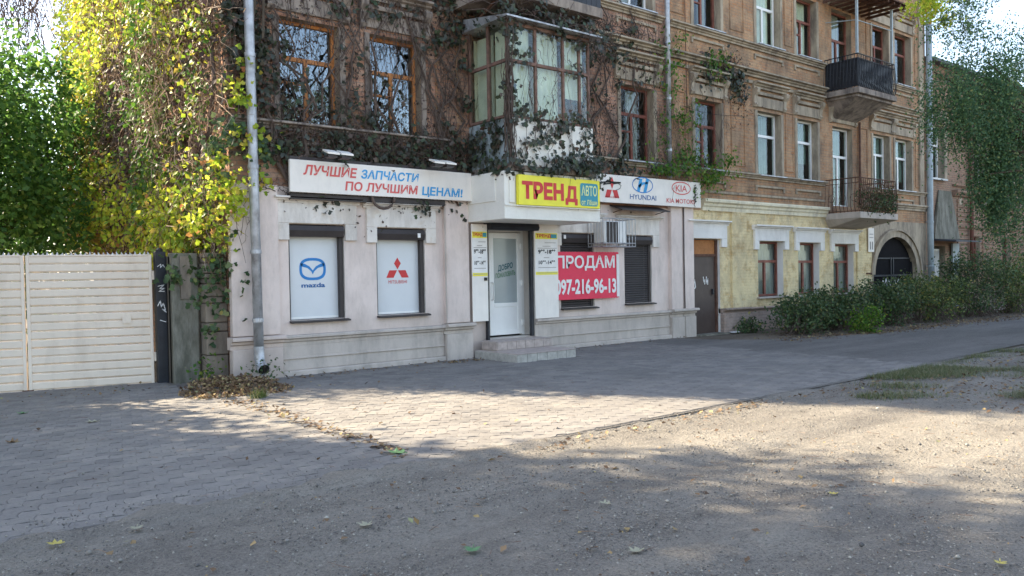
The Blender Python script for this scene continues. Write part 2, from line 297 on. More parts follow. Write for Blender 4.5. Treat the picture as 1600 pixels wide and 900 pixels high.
def strands(P0, P1, r, sag=None, segs=4, rng=RNG, jit=.04):
    """thin three-sided tubes from P0 to P1 with wobble"""
    n = len(P0); t = np.linspace(0, 1, segs+1)[None, :, None]
    C = P0[:, None]*(1-t) + P1[:, None]*t; J = rng.normal(size=C.shape)*jit; J[:, 0] = 0; C = C + J
    d = P1-P0; d /= np.linalg.norm(d, axis=1, keepdims=True)+1e-9; a = np.cross(d, rng.normal(size=(n, 3))); a /= np.linalg.norm(a, axis=1, keepdims=True)+1e-9; b = np.cross(d, a)
    an = np.array([0, 2.094, 4.189]); ring = np.cos(an)[None, :, None]*a[:, None] + np.sin(an)[None, :, None]*b[:, None]
    rr = (np.asarray(r)*np.ones(n))[:, None, None, None]*(1-.5*t[..., None])
    V = C[:, :, None] + rr*ring[:, None]
    F = []
    for i in range(segs):
        for k in range(3): F.append((i*3+k, i*3+(k+1) % 3, (i+1)*3+(k+1) % 3, (i+1)*3+k))
    F = np.array(F)[None] + (np.arange(n)*(segs+1)*3)[:, None, None]
    return V.reshape(-1, 3), F.reshape(-1, 4)
FONT_BOLD = .0
def text(name, body, x0, x1, z0, z1, y, mat, parent, bold=.012, slant=0, tilt=0):
    cu = bpy.data.curves.new(name, 'FONT'); cu.body = body; cu.size = 1; cu.offset = bold; cu.resolution_u = 3; cu.fill_mode = 'FRONT'
    tmp = bpy.data.objects.new(name, cu); COL.objects.link(tmp); dg = bpy.context.evaluated_depsgraph_get()
    me = bpy.data.meshes.new_from_object(tmp.evaluated_get(dg)); bpy.data.objects.remove(tmp)
    n = len(me.vertices); c = np.zeros(n*3, np.float32); me.vertices.foreach_get('co', c); c = c.reshape(-1, 3)
    a0, a1, b0, b1 = c[:, 0].min(), c[:, 0].max(), c[:, 1].min(), c[:, 1].max()
    u = (c[:, 0]-a0)/(a1-a0); w = (c[:, 1]-b0)/(b1-b0)
    out = np.stack([x0+u*(x1-x0)+slant*w, np.full(n, y), z0+w*(z1-z0)+tilt*u], 1).astype(np.float32)
    me.vertices.foreach_set('co', out.ravel()); me.materials.clear(); me.materials.append(mat); me.name = name; me.update()
    return link(bpy.data.objects.new(name, me), parent)
def flat(name, polys, y, mat, parent):
    m = MB()
    for p in polys: m.add([(x, y, z) for x, z in p], [tuple(range(len(p)))])
    return m.build(name, mat, parent)
def ring(cx, cz, a, b, w, n=28, p=2.0):
    out = []
    def pt(k, A, Bb):
        t = 2*math.pi*k/n; c, s = math.cos(t), math.sin(t); e = 2/p
        return (cx+A*math.copysign(abs(c)**e, c), cz+Bb*math.copysign(abs(s)**e, s))
    for k in range(n): out.append([pt(k, a, b), pt(k+1, a, b), pt(k+1, a-w, b-w), pt(k, a-w, b-w)])
    return out
def ribbon(pts, w):
    out = []
    for (x0, z0), (x1, z1) in zip(pts[:-1], pts[1:]):
        dx, dz = x1-x0, z1-z0; L = math.hypot(dx, dz) or 1; nx, nz = -dz/L*w/2, dx/L*w/2; ex, ez = dx/L*w*.4, dz/L*w*.4
        out.append([(x0+nx-ex, z0+nz-ez), (x0-nx-ex, z0-nz-ez), (x1-nx+ex, z1-nz+ez), (x1+nx+ex, z1+nz+ez)])
    return out
def stuff(o, name=None):
    o['kind'] = 'stuff'; return o
# ================================================================== ground
def struct(o): o['kind'] = 'structure'; return o
g = MB(); g.quad((-250, -250, -.06), (400, -250, -.06), (400, 400, -.06), (-250, 400, -.06)); struct(g.build('ground', M['soil']))
def relief(name, x0, x1, y0, y1, step, amp, base, mat, edge=None, seed=1):
    xs = np.arange(x0, x1+step/2, step); ys = np.arange(y0, y1+1e-6, (y1-y0)/max(1, round((y1-y0)/step))); X, Y = np.meshgrid(xs, ys)
    rg = np.random.default_rng(seed); Z = np.zeros_like(X)
    for k in range(14):
        fx, fy = rg.normal(size=2)*(.5+.5*k); Z += np.sin(X*fx+Y*fy+rg.uniform(0, 6.3))/(1+k)
    Z = base + amp*Z/2.2
    if name == 'gravel_lot':
        for y0 in (2.3, 4.0): Z -= .022*np.exp(-((Y-y0-.12*np.sin(X*.5))/.2)**2); Z += .012*np.exp(-((Y-y0-.42-.12*np.sin(X*.5))/.16)**2)
    V = np.stack([X, Y, Z], -1).reshape(-1, 3); nx = len(xs)
    idx = np.arange(len(ys)*nx).reshape(len(ys), nx)
    F = np.stack([idx[:-1, :-1], idx[:-1, 1:], idx[1:, 1:], idx[1:, :-1]], -1).reshape(-1, 4)
    o = bulk(name, V, F, mat); o.data.polygons.foreach_set('use_smooth', [True]*len(F)); return o
struct(relief('gravel_lot', -14, 46, -14, 5.6, .16, .012, -.008, M['gravel']))
struct(relief('soil_strip', 12.9, 70, 5.62, 12.5, .3, .015, .0, M['soil'], seed=4))
m = MB(); m.quad((-14, 5.6, .011), (14.6, 5.6, .011), (14.6, 13.6, .011), (-14, 13.6, .011)); pave = struct(m.build('pavement', M['bed']))
m = MB(); m.add([(13.0, 5.7, .018), (60, 6.6, .018), (60, 9.6, .018), (24, 9.1, .018), (18.5, 9.0, .018), (15.2, 10.2, .018), (14.0, 12.0, .018), (13.0, 12.0, .018)], [tuple(range(8))]); struct(m.build('asphalt_path', M['asphalt']))
m = MB(); m.box(-14, 20, 5.622, 5.652, -.06, .016); struct(m.build('kerb_strip', M['bed'], bevel=.01))
# pavers: wavy blocks
def paver_poly(w, d):
    h = w/2; e = d/2; k = .014
    return [(-h, -e), (-h/2, -e-k), (0, -e), (h/2, -e+k), (h, -e), (h-k, 0), (h, e), (h/2, e+k), (0, e), (-h/2, e-k), (-h, e), (-h-k, 0)]
PW, PD, GAP = .215, .148, .003
def paver_mesh(name):
    p = paver_poly(PW-GAP, PD-GAP); n = len(p); q = [(x*.97, y*.95) for x, y in p]
    V = [(x, y, -.02) for x, y in p]+[(x, y, .0175) for x, y in p]+[(x, y, .019) for x, y in q]
    F = [(i, (i+1) % n, n+(i+1) % n, n+i) for i in range(n)]+[(n+i, n+(i+1) % n, 2*n+(i+1) % n, 2*n+i) for i in range(n)]+[tuple(range(2*n, 3*n))]
    me = bpy.data.meshes.new(name); me.from_pydata(V, [], F); me.materials.append(M['paver']); return me, np.array(V), F
pme, pV, pF = paver_mesh('paver')
cands = []
for (ang, cx, cy, test) in ((R(-12), 1.5, 8.5, lambda x, y: x < 3.52+.05*math.sin(y*3)), (R(-37), 8, 9, lambda x, y: x >= 3.6+.05*math.sin(y*3))):
    ca, sa = math.cos(ang), math.sin(ang)
    for i in range(-70, 71):
        for j in range(-80, 81):
            u = i*PW + (j % 2)*PW/2; w = j*PD; x = cx+u*ca-w*sa; y = cy+u*sa+w*ca
            ymax = 13.3 if x < 3.3 else 12.0
            if not (5.6 < y < ymax and -1.5 < x < 13.3 and test(x, y)): continue
            if 8.65 < x < 10.15 and y > 10.68: continue
            if x < .1*y-.9: continue
            cands.append((math.hypot(x, y), x, y, ang+random.uniform(-.02, .02), random.uniform(-.002, .0015), random.uniform(-.01, .01), random.uniform(-.01, .01)))
cands.sort()
vis = [c for c in cands if c[1] > .1*c[2]-.05 and c[2] > 5.8]; near = vis[:300]; ns = set(id(c) for c in near); rest = [c for c in cands if id(c) not in ns]
for c in near:
    o = bpy.data.objects.new('paver', pme); o.location = (c[1], c[2], c[4]); o.rotation_euler = (c[5], c[6], c[3]); link(o, pave)
VV = []; FF = []
mm = MB()
for c in rest:
    ca, sa = math.cos(c[3]), math.sin(c[3]); Z = pV[:, 2]+c[4]+pV[:, 1]*c[5]+pV[:, 0]*c[6]
    mm.add(np.stack([c[1]+pV[:, 0]*ca-pV[:, 1]*sa, np.maximum(c[2]+pV[:, 0]*sa+pV[:, 1]*ca, 5.655), Z], 1).tolist(), pF)
stuff(mm.build('paver_field', M['paver'], pave))
# gravel drifted over the paving edge
xs = np.arange(-3, 14, .07); ys = np.arange(5.3, 6.35, .05); X, Y = np.meshgrid(xs, ys); Z = np.zeros_like(X); rg = np.random.default_rng(3)
for k in range(22):
    fx, fy = rg.normal(size=2)*(.6+.75*k); Z += np.sin(X*fx+Y*fy+rg.uniform(0, 6.3))/(1+.35*k)
w = np.clip((5.2-X)/2.6, .0, 1); Z = .018+.02*(w*1.25-.62)+.007*Z-.12*np.clip(Y-5.62, 0, 1)**1.3-.075*np.clip(5.58-Y, 0, .28)/.28; idx = np.arange(X.size).reshape(X.shape)
o = bulk('gravel_drift', np.stack([X, Y, Z], -1), np.stack([idx[:-1, :-1], idx[:-1, 1:], idx[1:, 1:], idx[1:, :-1]], -1).reshape(-1, 4), M['gravel']); o.data.polygons.foreach_set('use_smooth', [True]*len(o.data.polygons)); struct(o)
# pebbles
n = 60000; rr = 1.8+np.abs(RNG.normal(size=n))*6; th = RNG.uniform(R(4), R(76), n)
px, py = rr*np.sin(th), rr*np.cos(th); k = (py < 5.55) | ((py < 6.0) & (px < 4) & (RNG.random(n) < .4)) | (RNG.random(n) < .03); k &= (py < 11.5); k &= (np.sin(px*1.3+py*2.1)+np.sin(px*3.3-py*1.7+2)+.7*np.sin(px*.6+py*5.3)+RNG.normal(size=n)*.8 > -.6); px, py = px[k], py[k]; n = len(px)
s = RNG.uniform(.002, .009, n)*np.where(RNG.random(n) < .02, 2.2, 1)
O = np.array([(1, 0, 0), (0, 1, 0), (-1, 0, 0), (0, -1, 0), (0, 0, .7), (0, 0, -.7)])
an = RNG.uniform(0, 6.3, n); sc3 = RNG.uniform(.6, 1.4, (n, 6, 1)); L = O[None]*sc3*s[:, None, None]
X = L[..., 0]*np.cos(an)[:, None]-L[..., 1]*np.sin(an)[:, None]+px[:, None]; Y = L[..., 0]*np.sin(an)[:, None]+L[..., 1]*np.cos(an)[:, None]+py[:, None]; Z = L[..., 2]+.003+np.where(py > 5.45, .024, 0)[:, None]
OF = np.array([(0, 1, 4), (1, 2, 4), (2, 3, 4), (3, 0, 4), (1, 0, 5), (2, 1, 5), (3, 2, 5), (0, 3, 5)])
o = bulk('gravel', np.stack([X, Y, Z], -1), (OF[None]+(np.arange(n)*6)[:, None, None]).reshape(-1, 3), M['pebble']); stuff(o)
# ================================================================== the apartment building
Y0 = 12.1
bld = thing('apartment_building', 'long three-storey brick apartment building with white shop front and yellow ground floor', 'building')
def wall(name, x0, x1, z0, z1, Y, holes, mats, parent):
    xs = sorted({x0, x1, *[h[0] for h in holes if x0 < h[0] < x1], *[h[1] for h in holes if x0 < h[1] < x1]}); zs = sorted({z0, z1, *[h[2] for h in holes if z0 < h[2] < z1], *[h[3] for h in holes if z0 < h[3] < z1]})
    m = MB()
    for a, b in zip(xs[:-1], xs[1:]):
        for c, d in zip(zs[:-1], zs[1:]):
            if any(h[0] <= (a+b)/2 <= h[1] and h[2] <= (c+d)/2 <= h[3] for h in holes): continue
            m.quad((a, Y, c), (b, Y, c), (b, Y, d), (a, Y, d))
    for h in holes:
        a, b, c, d, dp = h[:5]; y = Y+dp
        m.quad((a, Y, c), (a, Y, d), (a, y, d), (a, y, c), 1); m.quad((b, Y, c), (b, y, c), (b, y, d), (b, Y, d), 1)
        m.quad((a, Y, d), (b, Y, d), (b, y, d), (a, y, d), 1)
        if c > z0: m.quad((a, Y, c), (a, y, c), (b, y, c), (b, Y, c), 1)
    return m.build(name, mats, parent)
F1 = [(5.12, 6.10, .90, 2.46), (6.71, 7.70, .91, 2.43), (9.06, 10.42, .33, 2.62), (11.02, 12.0, .86, 2.42), (12.95, 13.86, .88, 2.40)]
F1y = [(15.27, 16.42, 0, 2.36), (18.07, 19.25, .86, 2.33), (20.0, 21.1, .85, 2.31), (21.88, 23.05, .84, 2.29)]
X2 = [(5.04, 6.08), (6.66, 7.68), (12.9, 13.98), (15.5, 16.55), (18.1, 19.2), (20.0, 21.05), (24.3, 25.36), (25.76, 26.9)]
F2 = [(a, b, 4.08, 5.78, .27) for a, b in X2]+[(21.9, 23.05, 3.42, 5.76, .27), (9.1, 10.4, 3.5, 5.9, .2)]
F3 = [(a, b, 7.52, 9.2, .27) for a, b in X2]+[(21.9, 23.05, 6.9, 9.2, .27), (9.1, 10.4, 6.6, 9.0, .2)]
wall('wall', 4.2, 15.27, 0, 3.06, Y0, [h+(.25 if i != 2 else .42,) for i, h in enumerate(F1)], [M['pink'], M['white_plaster']], bld)
# yellow ground floor with arched gateway
wall('wall', 15.27, 24.1, 0, 3.06, Y0, [h+(.28,) for h in F1y], [M['brick_yellow'], M['white_lime']], bld)
def archpts(x0, x1, zs, zt, n=16):
    cx, a, b = (x0+x1)/2, (x1-x0)/2, zt-zs
    return [(cx-a*math.cos(math.pi*i/n), zs+b*math.sin(math.pi*i/n)) for i in range(n+1)]
AP = archpts(24.3, 27.2, 1.35, 2.56)
m = MB(); m.quad((24.1, Y0, 0), (24.3, Y0, 0), (24.3, Y0, 3.06), (24.1, Y0, 3.06)); m.quad((27.2, Y0, 0), (28.0, Y0, 0), (28.0, Y0, 3.06), (27.2, Y0, 3.06))
for (a, za), (b, zb) in zip(AP[:-1], AP[1:]):
    m.quad((a, Y0, za), (b, Y0, zb), (b, Y0, 3.06), (a, Y0, 3.06)); m.quad((a, Y0, za), (a, Y0+.8, za), (b, Y0+.8, zb), (b, Y0, zb))
for x in (24.3, 27.2): m.quad((x, Y0, 0), (x, Y0+.8, 0), (x, Y0+.8, 1.35), (x, Y0, 1.35))
m.build('wall', M['stone'], bld)
# upper storeys: pinkish darker brick at the left, orange-brown at the right
wall('wall', 4.2, 14.5, 3.06, 11.8, Y0, [h for h in F2+F3 if h[1] < 14.5], [M['brick_pink'], M['stone']], bld)
wall('wall', 14.5, 28.0, 3.06, 11.8, Y0, [h for h in F2+F3 if h[0] > 14.5], [M['brick'], M['stone']], bld)
m = MB(); m.quad((4.2, Y0, 0), (4.2, 22, 0), (4.2, 22, 11.8), (4.2, Y0, 11.8)); m.quad((28, Y0, 0), (28, 22, 0), (28, 22, 11.8), (28, Y0, 11.8)); m.quad((4.2, 22, 0), (28, 22, 0), (28, 22, 11.8), (4.2, 22, 11.8)); m.build('wall', M['brick_pink'], bld)
m = MB(); m.box(3.9, 28.3, 11.7, 22.4, 11.8, 11.95); m.build('roof', M['roof'], bld)
m = MB()
for z in (3.2, 6.45): m.box(4.3, 27.9, 12.75, 21.9, z, z+.1)
m.quad((4.25, 15.2, 0), (27.9, 15.2, 0), (27.9, 15.2, 11.7), (4.25, 15.2, 11.7)); m.build('interior', M['room'], bld)
# ---- ornaments of the upper storeys
def P(name, mb, mat, bevel=.008): return mb.build(name, mat, bld, bevel=bevel)
def cornice(x0, x1, z, h, out, mat, name='cornice', y=Y0):
    pr = [(y+.05, z), (y-out*.35, z), (y-out*.35, z+h*.3), (y-out*.6, z+h*.42), (y-out*.6, z+h*.6), (y-out, z+h*.72), (y-out, z+h*.9), (y-out*.9, z+h), (y+.05, z+h)]
    return MB().prof(pr, x0, x1).build(name, mat, bld)
cornice(15.69, 17.0, 3.06, .29, .16, M['cream']); cornice(17.0, 21.5, 3.06, .29, .13, M['cream']); cornice(24.0, 28.0, 3.45, .2, .14, M['stone'])
for x0, x1, mt in ((4.2, 8.4, M['stone_dark']), (11.1, 14.3, M['stone']), (14.55, 21.4, M['stone']), (23.9, 28.0, M['stone'])):
    cornice(x0, x1, 3.96, .13, .13, mt, 'sill_course'); cornice(x0, x1, 6.62, .16, .2, mt); cornice(x0, x1, 7.34, .14, .15, mt, 'sill_course')
    P('string_course', B(x0, x1, Y0-.05, Y0+.02, 6.44, 6.52), mt); P('string_course', B(x0, x1, Y0-.035, Y0+.02, 3.5, 3.56), mt)
def hood(a, b, z, mt):
    cornice(a-.22, b+.2, z+.5, .17, .2, mt, 'window_hood'); P('lintel', B(a-.12, b+.1, Y0-.05, Y0+.02, z+.03, z+.3), mt); P('string_course', B(a-.16, b+.14, Y0-.085, Y0+.02, z+.34, z+.42), mt)
    for xx in (a-.2, b+.06):
        pr = [(Y0+.02, z), (Y0-.05, z+.02), (Y0-.09, z+.08), (Y0-.06, z+.14), (Y0-.08, z+.3), (Y0-.15, z+.38), (Y0-.17, z+.46), (Y0-.14, z+.5), (Y0+.02, z+.5)]
        MB().prof(pr, xx, xx+.13).build('bracket', mt, bld)
for a, b in X2+[(21.9, 23.05)]:
    mt = M['stone_dark'] if b < 8 else M['stone']
    hood(a, b, 5.84, mt)
    if a > 9: hood(a, b, 9.26, mt)
    for z in (4.08, 7.52):
        if (a, b) == (21.9, 23.05): continue
        P('window_surround', B(a-.11, a-.002, Y0-.03, Y0+.02, z, z+1.7), mt); P('window_surround', B(b+.002, b+.11, Y0-.03, Y0+.02, z, z+1.7), mt)
        m = MB(); m.box(a-.12, b+.12, Y0-.045, Y0+.02, z-.33, z-.27); m.box(a-.12, a-.06, Y0-.045, Y0+.02, z-.42, z-.33); m.box(b+.06, b+.12, Y0-.045, Y0+.02, z-.42, z-.33); P('apron_moulding', m, mt)
        P('sill', B(a-.06, b+.06, Y0-.16, Y0+.05, z-.035, z), M['zinc'] if a > 9 else mt)
for x0, x1 in ((8.0, 8.5), (14.62, 15.15), (16.95, 17.55), (19.42, 19.82), (23.35, 23.95), (27.2, 27.85)):
    for z in (4.25, 7.7):
        m = MB(); t = .035
        for a in ((x0, x1, z, z+t), (x0, x1, z+1.6, z+1.6+t), (x0, x0+t, z+t, z+1.6), (x1-t, x1, z+t, z+1.6)): m.box(a[0], a[1], Y0-.025, Y0+.02, a[2], a[3])
        P('panel_moulding', m, M['brick'])
P('pilaster', B(27.45, 27.75, Y0-.06, Y0+.02, 3.66, 11.7), M['stone'])
P('pilaster', B(16.62, 16.86, Y0-.045, Y0+.02, 4.1, 6.42), M['brick'])
# ---- ground-floor shop front
PK = M['pink']
P('pilaster', B(4.16, 4.92, Y0-.1, Y0+.02, .7, 3.06), PK); P('pilaster', B(8.1, 8.62, Y0-.1, Y0+.02, .7, 3.06), PK)
P('pilaster', B(14.45, 14.86, Y0-.1, Y0+.02, .62, 3.25), PK); P('pilaster', B(14.9, 15.26, Y0-.12, Y0+.02, .62, 3.25), PK)
for x0, x1, mt in ((4.14, 4.94, PK), (8.06, 8.66, M['plinthgrey']), (14.42, 14.87, M['plinthgrey']), (14.89, 15.3, M['plinthgrey'])):
    P('plinth', B(x0, x1, Y0-.14, Y0+.02, -.05, .5), mt, .015); cornice(x0-.02, x1+.02, .5, .19, .22, mt, 'plinth_moulding')
for x0, x1 in ((4.94, 8.06), (10.25, 14.42)):
    P('plinth', B(x0, x1, Y0-.05, Y0+.02, .1, .5), M['plinthgrey']); P('plinth', B(x0, x1, Y0-.12, Y0+.02, -.05, .1), M['plinthgrey'], .02)
    cornice(x0, x1, .5, .17, .14, M['plinthgrey'], 'plinth_moulding'); P('string_course', B(x0, x1, Y0-.075, Y0-.03, .28, .31), M['plinthgrey'])
def surround(a, b, zt, ear, mt, top=.34, hoodz=.1):
    m = MB(); m.box(a-.2, b+.22, Y0-.06, Y0+.02, zt+.01, zt+top); m.box(a-.2, a-.003, Y0-.06, Y0+.02, zt-ear, zt+.01); m.box(b+.003, b+.22, Y0-.06, Y0+.02, zt-ear, zt+.01)
    P('window_surround', m, mt); cornice(a-.26, b+.28, zt+top, hoodz, .17, mt, 'window_hood')
for (a, b, c, d) in F1[:2]+F1[3:]: surround(a, b, d, .26, M['white_plaster'])
surround(15.3, 16.45, 2.36, .2, M['white_lime'], .34, .12)
for (a, b, c, d) in F1y[1:]:
    surround(a, b, d, .22, M['white_lime'], .3, .13); P('sill', B(a-.08, b+.08, Y0-.1, Y0+.25, c-.05, c), M['plinthgrey'])
for x0, x1 in ((16.42, 17.2),): P('pilaster', B(x0+.45, x1+.3, Y0-.06, Y0+.02, .52, 3.06), M['brick_yellow'])
P('plinth', B(16.42, 17.5, Y0-.14, Y0+.02, -.05, .5), M['brick_base'], .02); P('plinth', B(17.5, 24.1, Y0-.1, Y0+.02, -.05, .48), M['brick_base'], .02)
cornice(16.42, 17.52, .5, .12, .2, M['brick_base'], 'plinth_moulding'); cornice(17.52, 24.1, .48, .12, .15, M['brick_base'], 'plinth_moulding')
P('pilaster', B(23.2, 24.1, Y0-.05, Y0+.02, .6, 3.06), M['brick_yellow'])
m = MB()      # archivolt
for k, (r0, r1, yy) in enumerate(((0, .22, .05), (.22, .3, .1))):
    A = archpts(24.3-r0, 27.2+r0, 1.35, 2.56+r0*.9); C = archpts(24.3-r1, 27.2+r1, 1.35, 2.56+r1*.9)
    for i in range(16): m.prism([A[i], A[i+1], C[i+1], C[i]], Y0-yy, Y0+.02)
P('archivolt', m, M['stone'], 0)
# gateway gates
gt = MB(); gy = Y0+.14
for i in range(16): gt.prism([AP[i], AP[i+1], (AP[i+1][0], 1.3), (AP[i][0], 1.3)], gy, gy+.05)
gt.box(24.3, 25.72, gy, gy+.05, .05, 1.3); gt.box(25.78, 27.2, gy, gy+.05, .05, 1.3)
go = gt.build('gateway_gate', plain('matt_black_gate', (.013, .012, .013), .9, .1), bld)
m = MB()
for x in (24.36, 25.66, 25.82, 27.14): m.box(x-.03, x+.03, gy-.04, gy-.002, .05, 1.9)
for z in (.2, 1.28): m.box(24.3, 27.2, gy-.035, gy-.003, z, z+.06)
m.box(24.4, 27.1, gy-.03, gy-.003, 1.85, 1.89); m.build('gate_frame', M['blackmetal'], go)
flat('graffiti', ribbon([(25.0, 1.0), (25.1, 1.2), (25.16, .95), (25.3, 1.22), (25.35, 1.0), (25.5, 1.15), (25.6, .95)], .035)+ribbon([(25.9, 1.15), (26.0, .95), (26.15, 1.2), (26.2, 1.0)], .035), gy-.045, M['pale'], go)
# ---- windows
def window(a, b, c, d, depth, style, parent=bld, frame=None, curtain=None, name='window', Y=Y0, glass='glass_dim'):
    y = Y+depth-.1; fr = M[frame]; t = .055
    m = MB(); m.box(a, a+t, y, y+.07, c, d); m.box(b-t, b, y, y+.07, c, d); m.box(a+t, b-t, y, y+.07, d-t, d); m.box(a+t, b-t, y, y+.07, c, c+t)
    w = m.build(name, fr, parent, bevel=.005)
    zt = c+(d-c)*.64; mu = MB(); lights = []
    s = .035
    if style == 'T': cuts = [(zt, 's')]; mu.box(a+t, b-t, y+.004, y+.066, zt-s, zt+s); xm = (a+b)/2; mu.box(xm-s, xm+s, y+.006, y+.064, c+t, zt-s); mu.box(a+t, xm-s, y+.01, y+.06, c+(zt-c)*.62, c+(zt-c)*.62+.04); lights = [(a+t, b-t, zt+s, d-t), (a+t, xm-s, c+t, c+(zt-c)*.62), (a+t, xm-s, c+(zt-c)*.62+.04, zt-s), (xm+s, b-t, c+t, zt-s)]
    elif style == 'H': mu.box(a+t, b-t, y+.004, y+.066, zt-s, zt+s); lights = [(a+t, b-t, zt+s, d-t), (a+t, b-t, c+t, zt-s)]
    elif style == 'HV': xm = a+(b-a)*.5; mu.box(a+t, b-t, y+.004, y+.066, zt-s, zt+s); mu.box(xm-s, xm+s, y+.006, y+.064, c+t, zt-s); lights = [(a+t, b-t, zt+s, d-t), (a+t, xm-s, c+t, zt-s), (xm+s, b-t, c+t, zt-s)]
    if mu.f: mu.build('mullion', fr, w)
    for (p, q, r, s2) in lights: B(p, q, y+.03, y+.036, r, s2).build('pane', M[glass], w)
    if curtain:
        mt, x0f, x1f, z0f = curtain; X0 = a+(b-a)*x0f; X1 = a+(b-a)*x1f; nn = 18; cm = MB()
        for i in range(nn):
            xa = X0+(X1-X0)*i/nn; xb = X0+(X1-X0)*(i+1)/nn; ya = y+.13+.02*math.sin(i*1.9); yb = y+.13+.02*math.sin((i+1)*1.9); zb = c+(d-c)*z0f
            cm.quad((xa, ya, zb), (xb, yb, zb), (xb, yb, d), (xa, ya, d))
        cm.build('curtain', M[mt], w)
    return w
sty = [('T', 'wood', None), ('T', 'wood', None), ('T', 'redwood', ('curtain', .45, .8, 0)), ('T', 'redwood', ('curtain', 0, .4, 0)), ('H', 'pvc', ('curtain_teal', .1, .8, .0)), ('H', 'pvc', ('curtain_teal', 0, .9, .3)), ('HV', 'pvc', ('curtain_teal', .2, 1, 0)), ('HV', 'pvc', ('curtain_teal', 0, 1, .2))]
for (a, b), (s_, fr, cu) in zip(X2, sty): window(a, b, 4.08, 5.78, .27, s_, frame=fr, curtain=cu, glass='glass' if a < 8 else 'glass_dim')
sty3 = [('T', 'wood', None), ('T', 'wood', None), ('T', 'pvc', ('curtain', .1, .6, 0)), ('T', 'redwood', ('curtain', .5, .8, 0)), ('HV', 'pvc', ('curtain_green', .3, .9, 0)), ('T', 'redwood', ('curtain_green', .2, .9, 0)), ('T', 'redwood', ('curtain', 0, .5, 0)), ('H', 'redwood', None)]
for (a, b), (s_, fr, cu) in zip(X2, sty3): window(a, b, 7.52, 9.2, .27, s_, frame=fr, curtain=cu, glass='glass_dim')
window(21.9, 23.05, 3.42, 5.76, .27, 'HV', frame='pvc', curtain=('curtain_teal', .1, .8, 0), name='balcony_door')
window(21.9, 23.05, 6.9, 9.2, .27, 'HV', frame='redwood', curtain=('curtain', .1, .8, 0), name='balcony_door')
window(9.1, 10.4, 3.5, 5.9, .2, 'HV', frame='pvc', curtain=('curtain', .0, .9, 0), name='balcony_door')
for (a, b, c, d) in F1y[1:]: window(a, b, c, d, .28, 'HV', frame='redwood', curtain=('curtain', 0, 1, 0))
# shop windows: roller shutter boxes, film-covered panes
def zz(m, pts, y): pass
def shopwin(i, closed):
    a, b, c, d = F1[i]; y = Y0+.06
    w = MB(); t = .045; w.box(a, a+t*.5, y+.06, y+.12, c, d); w.box(b-t, b, y+.06, y+.12, c, d); w.box(a, b, y+.06, y+.12, c, c+t); w = w.build('shop_window', M['pvc'] if not closed else M['darkmetal'], bld)
    bx = MB(); bx.prof([(y-.09, d-.2), (y-.12, d-.1), (y-.09, d-.02), (y+.1, d-.005), (y+.1, d-.2)], a-.0, b-.02); bx.build('shutter_box', M['darkmetal'], w)
    B(b-.075, b-.01, y-.03, y+.055, c, d-.2).build('guide_rail', M['darkmetal'], w); B(a+.005, a+.03, y-.03, y+.055, c, d-.2).build('guide_rail', M['darkmetal'], w)
    MB().prof([(y-.16, c-.045), (y-.16, c-.02), (y+.05, c+.01), (y+.05, c-.03)], a-.01, b+.05).build('sill', M['darkmetal'], w)
    if closed:
        n = 26; sm = MB(); h = (d-.2-c)/n
        for k in range(n): z = c+k*h; sm.prof([(y, z+.004), (y-.012, z+h*.35), (y-.012, z+h*.7), (y, z+h), (y+.02, z+h), (y+.02, z+.004)], a+.03, b-.075)
        s = sm.build('shutter_slats', M['shutter'], w); stuff(s)
    else:
        B(a+t*.5, b-t, y+.07, y+.1, c+t, d-.2).build('pane', M['film'], w)
    return w
def sticker(w, x, z, s=.06): B(x, x+s, Y0-.064, Y0-.06, z, z+s*1.3).build('sticker', M['pale'], w)
w1 = shopwin(0, False); w2 = shopwin(1, False); w3 = shopwin(3, True); w4 = shopwin(4, True)
sticker(w2, 7.52, 2.27); sticker(w3, 11.07, 2.3)
yl = Y0+.06+.066
m = MB(); m.tube([(8.08, 11.985, 2.95), (8.075, 11.99, 1.8), (8.085, 11.985, .7)], .012, 5); tag(m.build('cable', M['plinthgrey']), 'thin grey cable running down the shop wall beside the left film-covered windows', 'cable')
m = MB(); m.tube([(14.88, 11.97, 3.08), (14.875, 11.975, 1.9), (14.885, 11.97, .7)], .012, 5); tag(m.build('cable', M['black']), 'thin black cable between the two pilasters at the right end of the white front', 'cable')
# car-maker emblems printed on the film
def emblem_wings(cx, cz, w, h, y, parent):
    ps = ring(cx, cz, w/2, h/2, .045, 32, 2.7)
    ps += [[(cx-w*.46, cz+h*.26), (cx-w*.3, cz+h*.24), (cx-w*.12, cz+h*.12), (cx, cz-h*.06), (cx, cz-h*.24), (cx-w*.06, cz-h*.1), (cx-w*.2, cz+h*.05), (cx-w*.42, cz+h*.12)],
           [(cx+w*.46, cz+h*.26), (cx+w*.42, cz+h*.12), (cx+w*.2, cz+h*.05), (cx+w*.06, cz-h*.1), (cx, cz-h*.24), (cx, cz-h*.06), (cx+w*.12, cz+h*.12), (cx+w*.3, cz+h*.24)]]
    return flat('emblem', ps, y, M['blue'], parent)
emblem_wings(5.585, 1.73, .47, .37, yl, w1); text('lettering', 'mazda', 5.38, 5.80, 1.425, 1.50, yl, M['navy'], w1, .03)
def emblem_three(cx, cz, w, h, y, parent, mat):
    q = h*.5; ps = [[(cx, cz+h/2), (cx-w*.15, cz+h*.22), (cx, cz-h*.06), (cx+w*.15, cz+h*.22)]]
    for s in (-1, 1): ps.append([(cx+s*w*.02, cz-h*.1), (cx+s*w*.36, cz-h*.1), (cx+s*w*.5, cz-h*.45), (cx+s*w*.18, cz-h*.45)])
    return flat('emblem', ps, y, mat, parent)
emblem_three(7.2, 1.73, .46, .38, yl, w2, M['red']); text('lettering', 'MITSUBISHI', 7.01, 7.39, 1.455, 1.515, yl, M['red'], w2, .0)
